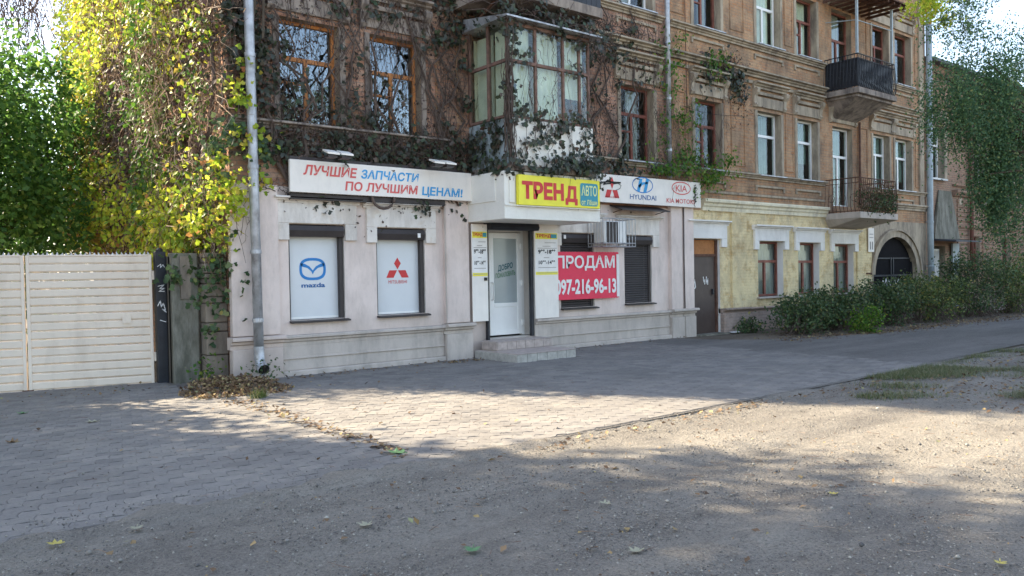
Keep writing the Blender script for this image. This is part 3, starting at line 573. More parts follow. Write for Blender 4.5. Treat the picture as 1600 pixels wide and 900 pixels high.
# ---- shop entrance
ent = MB(); ey = Y0+.3
for a in ((9.3, 9.36, .34, 2.5), (10.2, 10.27, .34, 2.5)): ent.box(a[0], a[1], ey, ey+.08, a[2], a[3])
ent.box(9.36, 10.2, ey, ey+.08, 2.43, 2.5); dr = ent.build('shop_door', M['pvc'], bld, bevel=.004)
lf = MB()
for a in ((9.37, 9.48, .37, 2.42), (10.08, 10.19, .37, 2.42), (9.48, 10.08, 2.3, 2.42), (9.48, 10.08, .37, .46), (9.48, 10.08, .93, 1.01)): lf.box(a[0], a[1], ey-.03, ey+.03, a[2], a[3])
lf = lf.build('door_leaf', M['pvc'], dr, bevel=.006); B(9.48, 10.08, ey-.012, ey+.01, .46, .93).build('lower_panel', M['pvc'], dr)
B(9.48, 10.08, ey-.005, ey+.005, 1.01, 2.3).build('pane', M['frost'], dr)
text('lettering', 'ДОБРО', 9.6, 9.98, 1.62, 1.76, ey-.008, M['deep'], dr, .03, tilt=.07); text('lettering', 'ПОЖАЛОВАТЬ', 9.54, 10.04, 1.5, 1.6, ey-.008, M['moss'], dr, .02, tilt=.07)
MB().tube([(9.42, ey-.03, 1.42), (9.42, ey-.09, 1.42), (9.42, ey-.09, 1.08), (9.42, ey-.03, 1.08)], .013, 8).build('handle', M['pvc'], dr, True)
m = MB()
for z in (.55, 1.35, 2.1): m.box(10.17, 10.22, ey-.06, ey-.03, z, z+.1)
m.build('hinge', M['pvc'], dr)
m = MB(); 
for k in range(28):
    for j in range(3): m.box(10.405, 10.417, Y0+.0+j*.105, Y0+.1+j*.105, .34+k*.08, .34+k*.08+.074)
stuff(m.build('reveal_tiles', M['tile_white'], bld))
m = MB(); m.box(10.27, 10.42, ey+.02, ey+.06, .34, 2.5); m.box(9.06, 9.3, ey+.02, ey+.06, .34, 2.5); m.box(9.06, 10.42, ey+.02, ey+.06, 2.5, 2.62); P('door_surround', m, M['white_plaster'], 0)
sh = MB(); sh.prof([(Y0-.22, 2.44), (Y0-.25, 2.5), (Y0-.22, 2.58), (Y0-.02, 2.6), (Y0-.02, 2.44)], 9.03, 10.25); so_ = sh.build('shutter_box', M['blackmetal'], bld)
B(9.03, 9.075, Y0-.1, Y0-.03, .2, 2.44).build('guide_rail', M['blackmetal'], so_); B(10.13, 10.19, Y0-.1, Y0-.03, .34, 2.44).build('guide_rail', M['blackmetal'], so_)
# steps
st = thing('entrance_steps', 'two low tiled steps up to the white shop door', 'steps', (0, 0, 0))
B(8.7, 10.12, 10.74, 11.98, -.05, .158).build('step', M['plinthgrey'], st); B(8.86, 10.2, 11.5, 11.97, .158, .318).build('step', M['plinthgrey'], st)
def tilebox(x0, x1, y0, y1, z0, z1, mt): B(x0, x1, y0, y1, z0, z1).build('tile', M[mt], st, bevel=.004)
for k in range(6):
    a = 8.7+k*.2367; tilebox(a+.003, a+.2337, 10.722, 10.74, 0, .155, 'stepgrey')
    tilebox(a+.003, a+.2337, 10.71, 10.98, .158, .172, 'steptile'); tilebox(a+.003, a+.2337, 10.984, 11.24, .158, .172, 'steptile'); tilebox(a+.003, a+.2337, 11.244, 11.48, .158, .172, 'steptile')
    b = 8.86+k*.2233; tilebox(b+.003, b+.2203, 11.482, 11.5, .174, .316, 'steptile'); tilebox(b+.003, b+.2203, 11.475, 11.72, .318, .332, 'steptile'); tilebox(b+.003, b+.2203, 11.724, 11.96, .318, .332, 'steptile')
for k in range(5): tilebox(8.682, 8.7, 10.74+k*.248, 10.74+k*.248+.243, 0, .155, 'stepgrey')
for k in range(2): tilebox(8.842, 8.86, 11.5+k*.235, 11.5+k*.235+.23, .174, .316, 'steptile')
# opening-hours boards
def board(x0, x1, z0, z1, y, label, dim):
    t = thing('notice_board', label, 'sign', (0, 0, 0)); B(x0, x1, y, y+.02, z0, z1).build('panel', M['white'], t, bevel=.002)
    w = x1-x0; yy = y-.003; px0, px1 = x0+w*(.04 if dim else .02), x1-w*.03
    p = MB(); p.box(px0, px1, yy, y, 1.56, 2.40); ps = p.build('poster', M['pale'], t)
    B(px0, px1, yy-.003, yy, 2.28, 2.40).build('yellow_band', M['yellow'], ps); B(px0, px1, yy-.003, yy, 1.56, 1.62).build('yellow_band', M['yellow'], ps)
    e = yy-.006; text('lettering', 'ТРЕНД', px0+w*.03, px0+w*.66, 2.3, 2.38, e, M['red'], ps, .04)
    flat('emblem', [[(px1-w*.28, 2.3), (px1-w*.03, 2.3), (px1-w*.03, 2.38), (px1-w*.28, 2.38)]], e, M['teal'], ps)
    text('lettering', '9°°-18°°', px0+w*.1, px1-w*.1, 1.98, 2.07, e, M['black'], ps, .03); text('lettering', '10°°-14°°', px0+w*.12, px1-w*.12, 1.77, 1.85, e, M['black'], ps, .02)
    fl = []
    for z, a, b in ((2.2, .4, .9), (2.13, .3, .66), (2.09, .08, .94), (1.9, .35, .6), (1.7, .1, .9), (1.59, .05, .95)): fl.append([(px0+w*a*.95, z), (px0+w*b*.95, z), (px0+w*b*.95, z+.012), (px0+w*a*.95, z+.012)])
    flat('text_lines', fl, e, M['greyline'], ps)
board(8.655, 9.02, .7, 2.54, Y0-.14, 'narrow white opening hours board left of the shop door', 0)
board(10.2, 10.83, .68, 2.62, Y0-.14, 'wide white opening hours board right of the shop door', 1)
tag(B(8.93, 8.99, Y0-.165, Y0-.14, 1.47, 1.53).build('doorbell', M['black']), 'small black doorbell box on the left opening hours board', 'doorbell')
# canopy over the door
cn = MB(); cn.box(8.62, 11.0, 10.9, Y0-.08, 2.57, 3.42); cnp = cn.build('canopy', M['box_white'], bld, bevel=.006)
m = MB(); m.box(8.6, 8.62, 11.15, 12.0, 2.9, 3.42); m.box(8.72, 8.84, 10.87, 10.9, 2.86, 3.42); m.box(8.62, 11.0, 10.88, 10.9, 2.8, 2.83); m.build('canopy_trim', M['box_white'], cnp, bevel=.003)
# brown entrance door beside the shop
bd = MB(); bd.box(15.28, 16.34, Y0+.1, Y0+.16, .02, 1.93); bd = bd.build('steel_door', M['doorbrown'], bld, bevel=.005)
m = MB(); m.box(15.272, 15.33, Y0+.06, Y0+.18, 0, 2.34); m.box(16.34, 16.41, Y0+.06, Y0+.18, 0, 2.34); m.box(15.33, 16.34, Y0+.07, Y0+.17, 1.93, 1.99); m.build('door_frame', M['rust'], bd)
B(15.33, 16.34, Y0+.1, Y0+.13, 1.99, 2.34).build('transom_board', M['ply'], bd); B(16.2, 16.24, Y0+.05, Y0+.1, .98, 1.12).build('handle', M['blackmetal'], bd)
flat('graffiti', ribbon([(15.42, 1.25), (15.45, 1.4), (15.5, 1.22), (15.54, 1.36), (15.57, 1.18)], .03)+ribbon([(15.88, 1.42), (15.89, 1.3), (15.94, 1.36), (15.93, 1.25)], .028)+ribbon([(16.0, 1.42), (15.99, 1.26), (16.06, 1.38), (16.05, 1.24)], .03)+ribbon([(15.4, 1.1), (15.55, 1.16)], .03), Y0+.095, M['pale'], bd)
B(15.3, 16.6, Y0-.25, Y0+.06, -.03, .03).build('door_sill', M['concrete'], bld)
# ---- glazed balcony above the canopy
gb = B(8.7, 10.82, 10.88, Y0, 3.44, 3.54).build('glazed_balcony', M['stone_dark'], bld)
m = MB(); m.box(8.8, 10.8, 10.87, 10.9, 3.54, 4.37); m.build('front_apron', M['box_white'], gb)
m = MB()
for k in range(9): B(8.735, 8.755, 10.93+k*.13, 10.93+k*.13+.122, 3.54, 4.37).build('apron_board', M['zincpaint'], gb)
for k in range(9): B(10.785, 10.8, 10.93+k*.13, 10.93+k*.13+.122, 3.54, 4.37).build('apron_board', M['zincpaint'], gb)
fr = MB()
for x in (8.745, 9.4, 10.08, 10.5, 10.74): fr.box(x-.027, x+.027, 10.89, 10.94, 4.37, 6.1)
fr.box(8.78, 10.71, 10.885, 10.945, 5.36, 5.42); fr.box(8.78, 10.71, 10.885, 10.945, 6.02, 6.08); fr.box(8.71, 10.78, 10.87, 10.96, 4.37, 4.42)
for y in (11.45, 12.03): fr.box(8.71, 8.78, y-.03, y+.03, 4.42, 6.1); fr.box(10.71, 10.77, y-.03, y+.03, 4.42, 6.1)
for x in (8.715, 10.715): fr.box(x, x+.055, 10.95, 12.03, 5.36, 5.42); fr.box(x, x+.055, 10.95, 12.03, 4.38, 4.43)
fr.build('frame', M['balcony_wood'], gb, bevel=.005)
B(8.86, 8.865, 11.0, 11.4, 4.45, 6.0).build('curtain', M['curtain_green'], gb); B(8.9, 8.905, 11.5, 12.0, 4.45, 6.0).build('curtain', M['curtain_green'], gb)
for a, b in ((8.78, 9.365), (9.435, 10.045), (10.115, 10.465), (10.535, 10.705)):
    for c, d in ((4.42, 5.36), (5.42, 6.02)): B(a, b, 10.915, 10.92, c, d).build('pane', M['glass_dim'], gb)
for a, b in ((10.95, 11.42), (11.48, 12.0)):
    for c, d in ((4.43, 5.36), (5.42, 6.02)): B(8.74, 8.745, a, b, c, d).build('pane', M['glass_dim'], gb); B(10.74, 10.745, a, b, c, d).build('pane', M['glass_dim'], gb)
MB().prof([(10.72, 6.1), (10.72, 6.13), (12.08, 6.36), (12.08, 6.1)], 8.6, 10.95).build('roof', M['zinc'], gb)
B(8.85, 10.7, 12.03, 12.06, 3.56, 6.0).build('back_wall', M['cream'], gb)
for xa, xb, zb in ((8.8, 9.35, 4.4), (9.5, 10.05, 4.4), (10.15, 10.7, 4.9)):
    m = MB(); q = [(xa+(xb-xa)*k/16, 11.02+.018*math.sin(k*1.7)) for k in range(17)]
    for (xx, yy), (x2_, y2_) in zip(q[:-1], q[1:]): m.quad((xx, yy, zb), (x2_, y2_, zb), (x2_, y2_, 6.02), (xx, yy, 6.02))
    m.build('curtain', M['curtain_green'], gb)
ub = B(8.4, 11.0, 10.75, Y0, 6.5, 6.68).build('upper_balcony', M['stone_dark'], bld)
m = MB()
for k in range(20): m.box(8.44+k*.127, 8.44+k*.127+.12, 10.77, 10.785, 6.68, 7.6)
for k in range(10): m.box(8.42, 8.435, 10.8+k*.127, 10.92+k*.127, 6.68, 7.6); m.box(10.97, 10.985, 10.8+k*.127, 10.92+k*.127, 6.68, 7.6)
m.box(8.4, 11.0, 10.75, 10.8, 7.6, 7.65); m.build('parapet', M['blackmetal'], ub)
m = MB()
for x in (8.7, 10.6): m.tube([(x, Y0, 6.1), (x, 11.2, 6.48)], .03, 6)
m.build('bracket', M['rust'], ub)
# ---- right-hand balconies
def railing(mb, x0, x1, y0, z0, z1, step=.1, curl=True):
    for pts in (((x0, Y0), (x0, y0)), ((x0, y0), (x1, y0)), ((x1, y0), (x1, Y0))):
        (xa, ya), (xb, yb) = pts; L = math.hypot(xb-xa, yb-ya); n = max(1, int(L/step))
        for k in range(n+1):
            x, y = xa+(xb-xa)*k/n, ya+(yb-ya)*k/n; bulge = .07
            ox = -1 if xb == xa == x0 else (1 if xa == xb == x1 else 0); oy = -1 if ya == yb else 0
            mb.tube([(x, y, z0), (x+ox*bulge, y+oy*bulge, z0+.2), (x+ox*bulge*.6, y+oy*bulge*.6, z0+.5), (x, y, z1)], .009, 4, False)
        for z in (z0+.04, z1, z1-.14): mb.tube([(xa, ya, z), (xb, yb, z)], .017 if z == z1 else .011, 5)
        if curl:
            for k in range(max(1, int(L/.3))):
                cx, cy = xa+(xb-xa)*(k+.5)/max(1, int(L/.3)), ya+(yb-ya)*(k+.5)/max(1, int(L/.3)); dx, dy = (xb-xa)/L, (yb-ya)/L
                mb.tube([(cx+.1*math.cos(t)*dx, cy+.1*math.cos(t)*dy, z0+.42+.1*math.sin(t)) for t in np.linspace(0, 6.28, 11)], .007, 4, False)
b1 = MB(); b1.box(21.45, 23.7, 11.05, Y0, 2.98, 3.16); b1.add([(21.45, 11.05, 2.98), (23.7, 11.05, 2.98), (23.5, Y0, 2.75), (21.65, Y0, 2.75), (21.45, Y0, 2.98), (23.7, Y0, 2.98)], [(0, 3, 2, 1), (0, 4, 3), (1, 2, 5)]); b1 = b1.build('balcony', M['plinthgrey'], bld, bevel=.012)
m = MB(); railing(m, 21.5, 23.65, 11.1, 3.16, 4.13, .11); m.build('railing', M['rust'], b1)
b2 = MB(); b2.box(21.45, 23.7, 11.05, Y0, 6.5, 6.66); b2.box(21.55, 23.6, 11.15, Y0, 6.42, 6.5); b2.add([(21.6, 11.2, 6.42), (23.55, 11.2, 6.42), (23.2, Y0, 5.95), (21.95, Y0, 5.95), (21.6, Y0, 6.42), (23.55, Y0, 6.42)], [(0, 1, 2, 3), (0, 3, 4), (1, 5, 2)]); b2 = b2.build('balcony', M['stone_dark'], bld, bevel=.012)
m = MB(); railing(m, 21.5, 23.65, 11.1, 6.66, 7.6, .1); m.build('railing', M['blackmetal'], b2)
m = MB(); m.box(21.53, 21.54, 11.14, Y0, 6.7, 7.5); m.box(21.54, 23.6, 11.13, 11.14, 6.7, 7.5)
for k in range(22): m.box(21.56+k*.093, 21.56+k*.093+.05, 11.118, 11.13, 6.7, 7.5)
m.build('screen', M['blackmetal'], b2)
m = MB()
for x, y in ((21.55, 11.15), (23.6, 11.15)): m.box(x-.03, x+.03, y-.03, y+.03, 7.6, 9.3)
m.tube([(21.55, 11.15, 8.55), (23.6, 11.15, 8.6)], .015, 5); m.tube([(21.55, 11.15, 8.55), (21.55, 12.08, 8.7)], .015, 5)
m.build('awning_post', M['zincpaint'], b2); m = MB(); m.prof([(10.8, 9.3), (10.8, 9.34), (12.08, 9.75), (12.08, 9.7)], 21.25, 24.1)
for k in range(8): m.box(21.35+k*.36, 21.4+k*.36, 10.85, 12.05, 9.22, 9.29)
m.build('awning', M['rust'], b2)
# ---- things fixed to the front
def pipe(name, label, pts, r, mat, mat2=None, brackets=(), n=14):
    t = thing(name, label, 'drainpipe'); MB().tube(pts, r, n).build('pipe', mat, t, True)
    x, y = pts[0][0], pts[0][1]
    for z in brackets:
        k = min(range(len(pts)-1), key=lambda i: abs((pts[i][2]+pts[i+1][2])/2-z)); a, b = pts[k], pts[k+1]; f = (z-a[2])/((b[2]-a[2]) or 1); f = min(1, max(0, f)); xx = a[0]+(b[0]-a[0])*f; yy = a[1]+(b[1]-a[1])*f
        m = MB(); m.tube([(xx, yy, z-.03), (xx, yy, z+.03)], r*1.13, n); m.box(xx-.012, xx+.012, yy, yy+r+.12, z-.012, z+.012); m.build('collar', mat, t)
    return t
p1 = pipe('drainpipe', 'fat dented galvanised drainpipe by the shop corner ending in an open elbow', [(4.47, 11.86, 11.7), (4.47, 11.86, 6), (4.48, 11.84, 3.1), (4.49, 11.82, .52)], .075, M['zinc'], brackets=(2.0, 3.3, 5.0, .95))
m = MB(); m.tube([(4.49, 11.82, .55), (4.49, 11.82, .36), (4.495, 11.76, .25), (4.5, 11.66, .2)], [.08, .083, .086, .09], 14, False); m.build('elbow', M['zinc'], p1, True)
m = MB(); m.tube([(4.499, 11.68, .21), (4.499, 11.672, .206)], .084, 14); m.build('mouth_shade_disc', M['black'], p1)  # black disc in the open elbow stands in for the shade inside
pipe('drainpipe', 'galvanised drainpipe above the right shop sign between the brown framed windows', [(14.38, 11.97, 11.7), (14.38, 11.97, 3.75)], .06, M['zinc'], brackets=(4.4, 5.6, 6.9, 8.0))
pipe('drainpipe', 'tall blue-grey drainpipe at the right end of the long building', [(27.95, 11.95, 11.7), (27.95, 11.95, 3.4), (27.95, 11.93, .3)], .1, M['zincpaint'], brackets=(1.6, 3.1, 5.5, 7.9))
pipe('drainpipe', 'thin rusty pipe running down between the two right-hand balconies', [(23.3, 12.0, 6.0), (23.3, 12.0, 3.4)], .035, M['rust'], brackets=(4.2,))
# sign 1
y = 11.86; s1 = thing('shop_sign', 'long white banner sign with red and blue lettering above the two film-covered windows', 'sign'); B(5.07, 8.6, y, y+.06, 2.955, 3.47).build('panel', M['white'], s1, bevel=.003)
e = y-.005; B(5.1, 8.05, 11.93, 12.06, 2.85, 2.948).build('shadow_gap_bar', M['darkmetal'], s1); B(5.1, 8.5, 11.93, 12.06, 3.475, 3.53).build('shadow_gap_bar', M['darkmetal'], s1)  # dark bars added behind the sign to imitate the shadow gap
text('lettering', 'ЛУЧШИЕ', 5.29, 6.22, 3.235, 3.40, e, M['redsoft'], s1, .028, .03); text('lettering', 'ЗАПЧАСТИ', 6.31, 7.43, 3.235, 3.39, e, M['bluel'], s1, .028, .03)
text('lettering', 'ПО ЛУЧШИМ', 6.02, 7.41, 3.02, 3.175, e, M['redsoft'], s1, .028, .02); text('lettering', 'ЦЕНАМ!', 7.51, 8.38, 2.985, 3.17, e, M['bluel'], s1, .028, .02)
# yellow sign on the canopy
y = 10.80; s2 = thing('shop_sign', 'yellow light box sign with big red letters on the canopy front', 'sign'); B(8.87, 10.9, y, y+.085, 2.82, 3.36).build('panel', M['yellow'], s2, bevel=.006)
e = y-.005; B(8.85, 10.92, y+.03, y+.08, 2.80, 2.818).build('frame', M['pvc'], s2)
text('lettering', 'ТРЕН', 8.94, 9.95, 2.93, 3.25, e, M['red'], s2, .05); text('lettering', 'Д', 9.99, 10.3, 2.86, 3.22, e, M['red'], s2, .05)
def rrect(x0, x1, z0, z1, r, n=5):
    return [(cx+r*math.cos(a0+k*math.pi/2/n), cz+r*math.sin(a0+k*math.pi/2/n)) for cx, cz, a0 in ((x1-r, z1-r, 0), (x0+r, z1-r, math.pi/2), (x0+r, z0+r, math.pi), (x1-r, z0+r, 1.5*math.pi)) for k in range(n+1)]
bdg = flat('badge', [rrect(10.37, 10.84, 2.86, 3.29, .05)], e, M['teal'], s2); text('lettering', 'АВТО', 10.4, 10.81, 3.05, 3.25, e-.003, M['limey'], bdg, .02); text('lettering', 'от Лёши', 10.4, 10.81, 2.88, 2.98, e-.003, M['limey'], bdg, .02)
# sign 2
y = 11.86; s3 = thing('shop_sign', 'white banner sign with three car-maker emblems right of the canopy', 'sign'); B(11.0, 13.35, y, y+.06, 3.09, 3.69).build('panel', M['white'], s3, bevel=.003); B(13.355, 15.39, y, y+.06, 3.09, 3.69).build('panel', M['white'], s3, bevel=.003)
e = y-.005
emblem_three(12.34, 3.41, .44, .48, e, s3, M['red']); text('lettering', 'MITSUBISHI', 12.14, 12.54, 3.185, 3.225, e, M['redsoft'], s3, 0)
em = flat('emblem', ring(13.32, 3.52, .345, .18, .022, 32), e, M['blue'], s3)
flat('emblem', [[(13.13, 3.38), (13.22, 3.37), (13.32, 3.66), (13.22, 3.66)], [(13.34, 3.36), (13.44, 3.37), (13.53, 3.64), (13.44, 3.67)], [(13.2, 3.45), (13.34, 3.53), (13.5, 3.56), (13.48, 3.6), (13.3, 3.58), (13.17, 3.5)]], e-.001, M['bluel'], s3)
text('lettering', 'HYUNDAI', 12.9, 13.77, 3.19, 3.30, e, M['navy'], s3, .005)
flat('emblem', ring(14.66, 3.52, .345, .155, .025, 32), e, M['redsoft'], s3); text('lettering', 'KIA', 14.46, 14.87, 3.44, 3.59, e, M['redsoft'], s3, .01); text('lettering', 'KIA MOTORS', 14.13, 15.16, 3.165, 3.27, e, M['redsoft'], s3, .01)
sc = []
for k in range(5): zc = 3.6-k*.085; sc += ribbon([(15.12, zc), (15.2, zc+.03), (15.14, zc-.03), (15.22, zc-.02), (15.13, zc-.07)], .014)
sc += ribbon([(15.02, 3.22), (15.1, 3.27), (15.2, 3.25), (15.12, 3.15), (15.16, 3.11)], .014)
flat('graffiti', sc, e-.002, M['black'], s3)
flat('graffiti', ribbon([(11.95, 3.5), (12.25, 3.53), (12.6, 3.53), (12.4, 3.5), (12.2, 3.56), (12.08, 3.47), (12.3, 3.5)], .03)+ribbon([(12.5, 3.52), (12.62, 3.47), (12.58, 3.4), (12.45, 3.36)], .012), e-.003, M['black'], s3)
# red for-sale banner
y = 12.0; s4 = thing('for_sale_banner', 'crimson for-sale banner with white phone number between the shop door and closed shutters', 'banner')
m = MB(); nx = 24
for i in range(nx):
    xa, xb = 10.55+i*(2.11/nx), 10.55+(i+1)*(2.11/nx); ya, yb = y+.008*math.sin(xa*5), y+.008*math.sin(xb*5)
    m.quad((xa, ya, 1.03-.01*(i/nx)), (xb, yb, 1.03), (xb, yb, 2.02), (xa, ya, 2.03)); m.quad((xa, ya+.003, 1.03), (xa, ya+.003, 2.03), (xb, yb+.003, 2.02), (xb, yb+.003, 1.03))
m.build('cloth', M['banner'], s4); e = y-.014
text('lettering', 'ПРОДАМ', 10.79, 12.52, 1.63, 1.95, e, M['pale'], s4, .026); text('lettering', '097-216-96-13', 10.77, 12.56, 1.13, 1.46, e, M['pale'], s4, .035)
B(12.58, 12.66, e-.002, e+.01, 1.05, 1.98).build('edge_strip', M['pale'], s4)
bpy.data.objects['edge_strip'].scale = (1, 1, 1)
# air conditioner and its cage
ac = thing('air_conditioner', 'old white box air conditioner inside the barred cage', 'air conditioner')
B(11.95, 12.62, 11.72, 12.06, 2.2, 2.68).build('casing', M['pvc'], ac, bevel=.02)
m = MB()
for k in range(14): m.box(12.02, 12.32, 11.705, 11.719, 2.24+k*.03, 2.255+k*.03)
m.box(12.0, 12.34, 11.7, 11.708, 2.22, 2.66); m.build('grille', M['darkmetal'], ac)
cg = thing('security_cage', 'white barred steel cage over the shop wall around the air conditioner', 'cage'); m = MB()
X0c, X1c, Yc = 11.76, 12.75, 11.58
for k in range(11): x = X0c+(X1c-X0c)*k/10; m.tube([(x, Yc, 2.13), (x, Yc, 2.72)], .007, 5)
for k in range(1, 6):
    yy = Yc+(12.02-Yc)*k/5
    for x in (X0c, X1c): m.tube([(x, yy, 2.13), (x, yy, 2.72)], .007, 5)
for k in range(11): x = X0c+(X1c-X0c)*k/10; m.tube([(x, Yc, 2.13), (x, 12.02, 2.13)], .007, 5)
m.build('bars', M['zinc'], cg); m = MB()
for z in (2.13, 2.2, 2.72):
    MB().tube([(X0c, 12.03, z), (X0c, Yc, z), (X1c, Yc, z), (X1c, 12.03, z)], .012, 5).build('rail', M['zinc'], cg)
aw = thing('sheet_metal_hood', 'dark sheet metal hood under the right sign above the closed shutter', 'hood')
MB().prof([(11.72, 2.93), (11.72, 2.95), (12.09, 3.07), (12.09, 3.04)], 12.5, 14.1).build('sheet', M['darkmetal'], aw)
m = MB()
for x in (12.6, 14.0): m.tube([(x, 12.08, 2.9), (x, 11.78, 2.95)], .01, 5)
m.build('bracket', M['rust'], aw)
# sign floodlights
def flood(x, label):
    t = thing('floodlight', label, 'lamp', (x, 11.6, 3.5), 'floodlights above the long white sign')
    for dx in (0, .24):
        m = MB(); m.add([(dx, -.2, .06), (dx+.2, -.22, .05), (dx+.22, 0, .12), (dx+.02, .02, .13)]+[(dx, -.2, .03), (dx+.2, -.22, .02), (dx+.22, 0, .09), (dx+.02, .02, .1)], [(0, 1, 2, 3), (7, 6, 5, 4), (0, 4, 5, 1), (1, 5, 6, 2), (2, 6, 7, 3), (3, 7, 4, 0)]); m.build('lamp_head', M['white'], t)
        B(dx+.02, dx+.18, -.18, -.02, -.02, .02).build('housing', M['darkmetal'], t)
    m = MB(); m.tube([(.22, .45, .0), (.22, .2, .08), (.2, .0, .03)], .014, 6); m.build('arm', M['darkmetal'], t)
flood(5.5, 'twin white floodlight above the left part of the long white sign'); flood(7.5, 'twin white floodlight above the right end of the long white sign')
# house number
hn = thing('house_number_plate', 'white house number plate beside the arched gateway', 'sign'); B(23.78, 24.14, Y0-.1, Y0-.075, 2.06, 2.8).build('plate', M['white'], hn, bevel=.004)
text('lettering', '11', 23.87, 24.04, 2.14, 2.38, Y0-.104, M['black'], hn, .03); flat('text_lines', [[(23.84, z), (24.08, z), (24.08, z+.025), (23.84, z+.025)] for z in (2.6, 2.5)], Y0-.104, M['greyline'], hn)
tag(B(23.7, 24.0, Y0-.1, Y0-.06, 1.38, 1.42).build('hinge_plate', M['rust']), 'upper of two small rusty iron plates below the house number', 'hinge'); tag(B(23.82, 24.2, Y0-.1, Y0-.06, 1.1, 1.14).build('hinge_plate', M['rust']), 'lower of two small rusty iron plates below the house number', 'hinge')
m = MB(); m.tube([(x, 12.02-(x-15)*0, 5.5-.06*math.sin((x-15)*1.6)) for x in np.linspace(15.0, 17.6, 8)], .006, 4); tag(m.build('cable', M['black']), 'thin black cable strung along the brick wall between two windows', 'cable')
m = MB(); m.tube([(15.12, 12.06, 11), (15.12, 12.04, 7), (15.15, 12.05, 5.4)], .012, 4); tag(m.build('cable', M['rust']), 'thin rusty cable hanging down the brick wall right of the middle drainpipe', 'cable')
pts = [Vector((27.8, 11.8, 7.8)).lerp(Vector((12, 2, 5.2)), k/16)-Vector((0, 0, .5*math.sin(math.pi*k/16))) for k in range(17)]
m = MB(); m.tube(pts, .009, 4); tag(m.build('overhead_wire', M['pale']), 'pale overhead wire running out from the right end of the building', 'wire')
# ================================================================== neighbour house on the right
nb = thing('brick_house', 'ornate brown brick house beyond the tall blue-grey drainpipe', 'building'); YN = 12.35
NW2 = [(28.75, 29.9), (32.4, 33.6), (35.2, 36.4), (38.0, 39.2), (41, 42.2), (44, 45.2)]
holes = [(a, b, 4.7, 6.6, .25) for a, b in NW2]+[(a, b, 1.3, 2.7, .25) for a, b in ((32.5, 33.2), (35.4, 36.3), (38.2, 39.1))]+[(29.15, 30.1, 0, 2.3, .4)]
wall('wall', 28.02, 60, 0, 8.6, YN, holes, [M['brick_far'], M['stone']], nb)
m = MB(); m.quad((60, YN, 0), (60, 22, 0), (60, 22, 8.6), (60, YN, 8.6)); m.quad((28.1, 22, 0), (60, 22, 0), (60, 22, 8.6), (28.1, 22, 8.6)); m.quad((28.1, 14, 0), (60, 14, 0), (60, 14, 8.5), (28.1, 14, 8.5)); m.build('wall', M['room'], nb)
m = MB(); m.prof([(11.8, 8.6), (11.8, 8.7), (17, 10.0), (22.4, 8.7), (22.4, 8.6)], 28.03, 60.5); m.build('roof', M['roof'], nb)
def NP(name, mb, mat): return mb.build(name, mat, nb)
for z, h, o in ((4.15, .22, .2), (4.5, .08, .1), (8.3, .3, .25), (2.95, .12, .1)):
    NP('cornice', MB().prof([(YN+.02, z), (YN-o*.4, z), (YN-o, z+h*.6), (YN-o, z+h), (YN+.02, z+h)], 30.7 if z < 5 else 28.05, 59.8), M['brick_far'])
for k in range(20):
    z = .7+k*.17
    if z > 4.0: break
    for x0, x1 in ((31.1, 32.3), (33.4, 35.2), (36.5, 38.0), (39.3, 44)): NP('rustication', B(x0, x1, YN-.04, YN+.02, z, z+.12), M['brick_far'])
for k in range(22): NP('frieze_block', B(31.2+k*.75, 31.45+k*.75, YN-.06, YN+.02, 3.85, 4.08), M['stone'])
for a, b in NW2:
    window(a, b, 4.7, 6.6, .25, 'HV', parent=nb, frame='pvc', curtain=('curtain', 0, .6, 0), Y=YN); NP('sill', B(a-.1, b+.1, YN-.15, YN+.05, 4.64, 4.7), M['zinc'])
    NP('window_surround', B(a-.22, a-.002, YN-.08, YN+.02, 4.7, 6.8), M['stone']); NP('window_surround', B(b+.002, b+.22, YN-.08, YN+.02, 4.7, 6.8), M['stone']); NP('lintel', B(a-.3, b+.3, YN-.12, YN+.02, 6.82, 7.1), M['stone'])
for a, b in ((32.5, 33.2), (35.4, 36.3), (38.2, 39.1)): window(a, b, 1.3, 2.7, .25, 'HV', parent=nb, frame='redwood', Y=YN)
NP('plinth', B(31, 59.9, YN-.12, YN+.02, -.05, .62), M['stone'])
wd = B(29.2, 30.05, YN+.2, YN+.25, 0.02, 2.25).build('door', M['blackmetal'], nb); m = MB()
for k in range(5): m.box(29.5+k*.1, 29.54+k*.1, YN+.15, YN+.18, 1.2, 2.15)
m.box(29.46, 29.98, YN+.16, YN+.19, 1.15, 1.2); m.box(29.46, 29.98, YN+.16, YN+.19, 2.15, 2.2); m.build('light_grille', M['pvc'], wd)
pc = MB(); pc.add([(28.9, YN-.15, 2.55), (31.0, YN-.15, 2.55), (30.5, YN-.05, 4.3), (29.5, YN-.05, 4.3), (28.9, YN-.02, 2.55), (31.0, YN-.02, 2.55), (30.5, YN-.02, 4.3), (29.5, YN-.02, 4.3)], [(0, 1, 2, 3), (0, 4, 5, 1), (1, 5, 6, 2), (3, 7, 4, 0), (2, 6, 7, 3)]); NP('porch_panel', pc, M['concrete'])
NP('porch_canopy', MB().prof([(11.5, 2.42), (11.5, 2.47), (YN, 2.56), (YN, 2.5)], 28.9, 31.05), M['roof']); NP('blue_sheet', B(30.45, 31.0, YN-.12, YN-.06, .1, 2.4), M['zincpaint'])
pipe('drainpipe', 'rusty red-brown drainpipe on the brown brick house', [(32.05, 12.2, 8.4), (32.05, 12.2, 1.4)], .07, plain('brown_pipe_paint', (.2, .09, .07), .6), brackets=(3.2, 5.2, 7))
m = MB(); m.box(30.5, 60, 10.9, 11.1, -.05, .14); tag(m.build('low_kerb_wall', M['plinthgrey'], bevel=.02), 'low pale concrete kerb wall in front of the brown brick house', 'kerb')
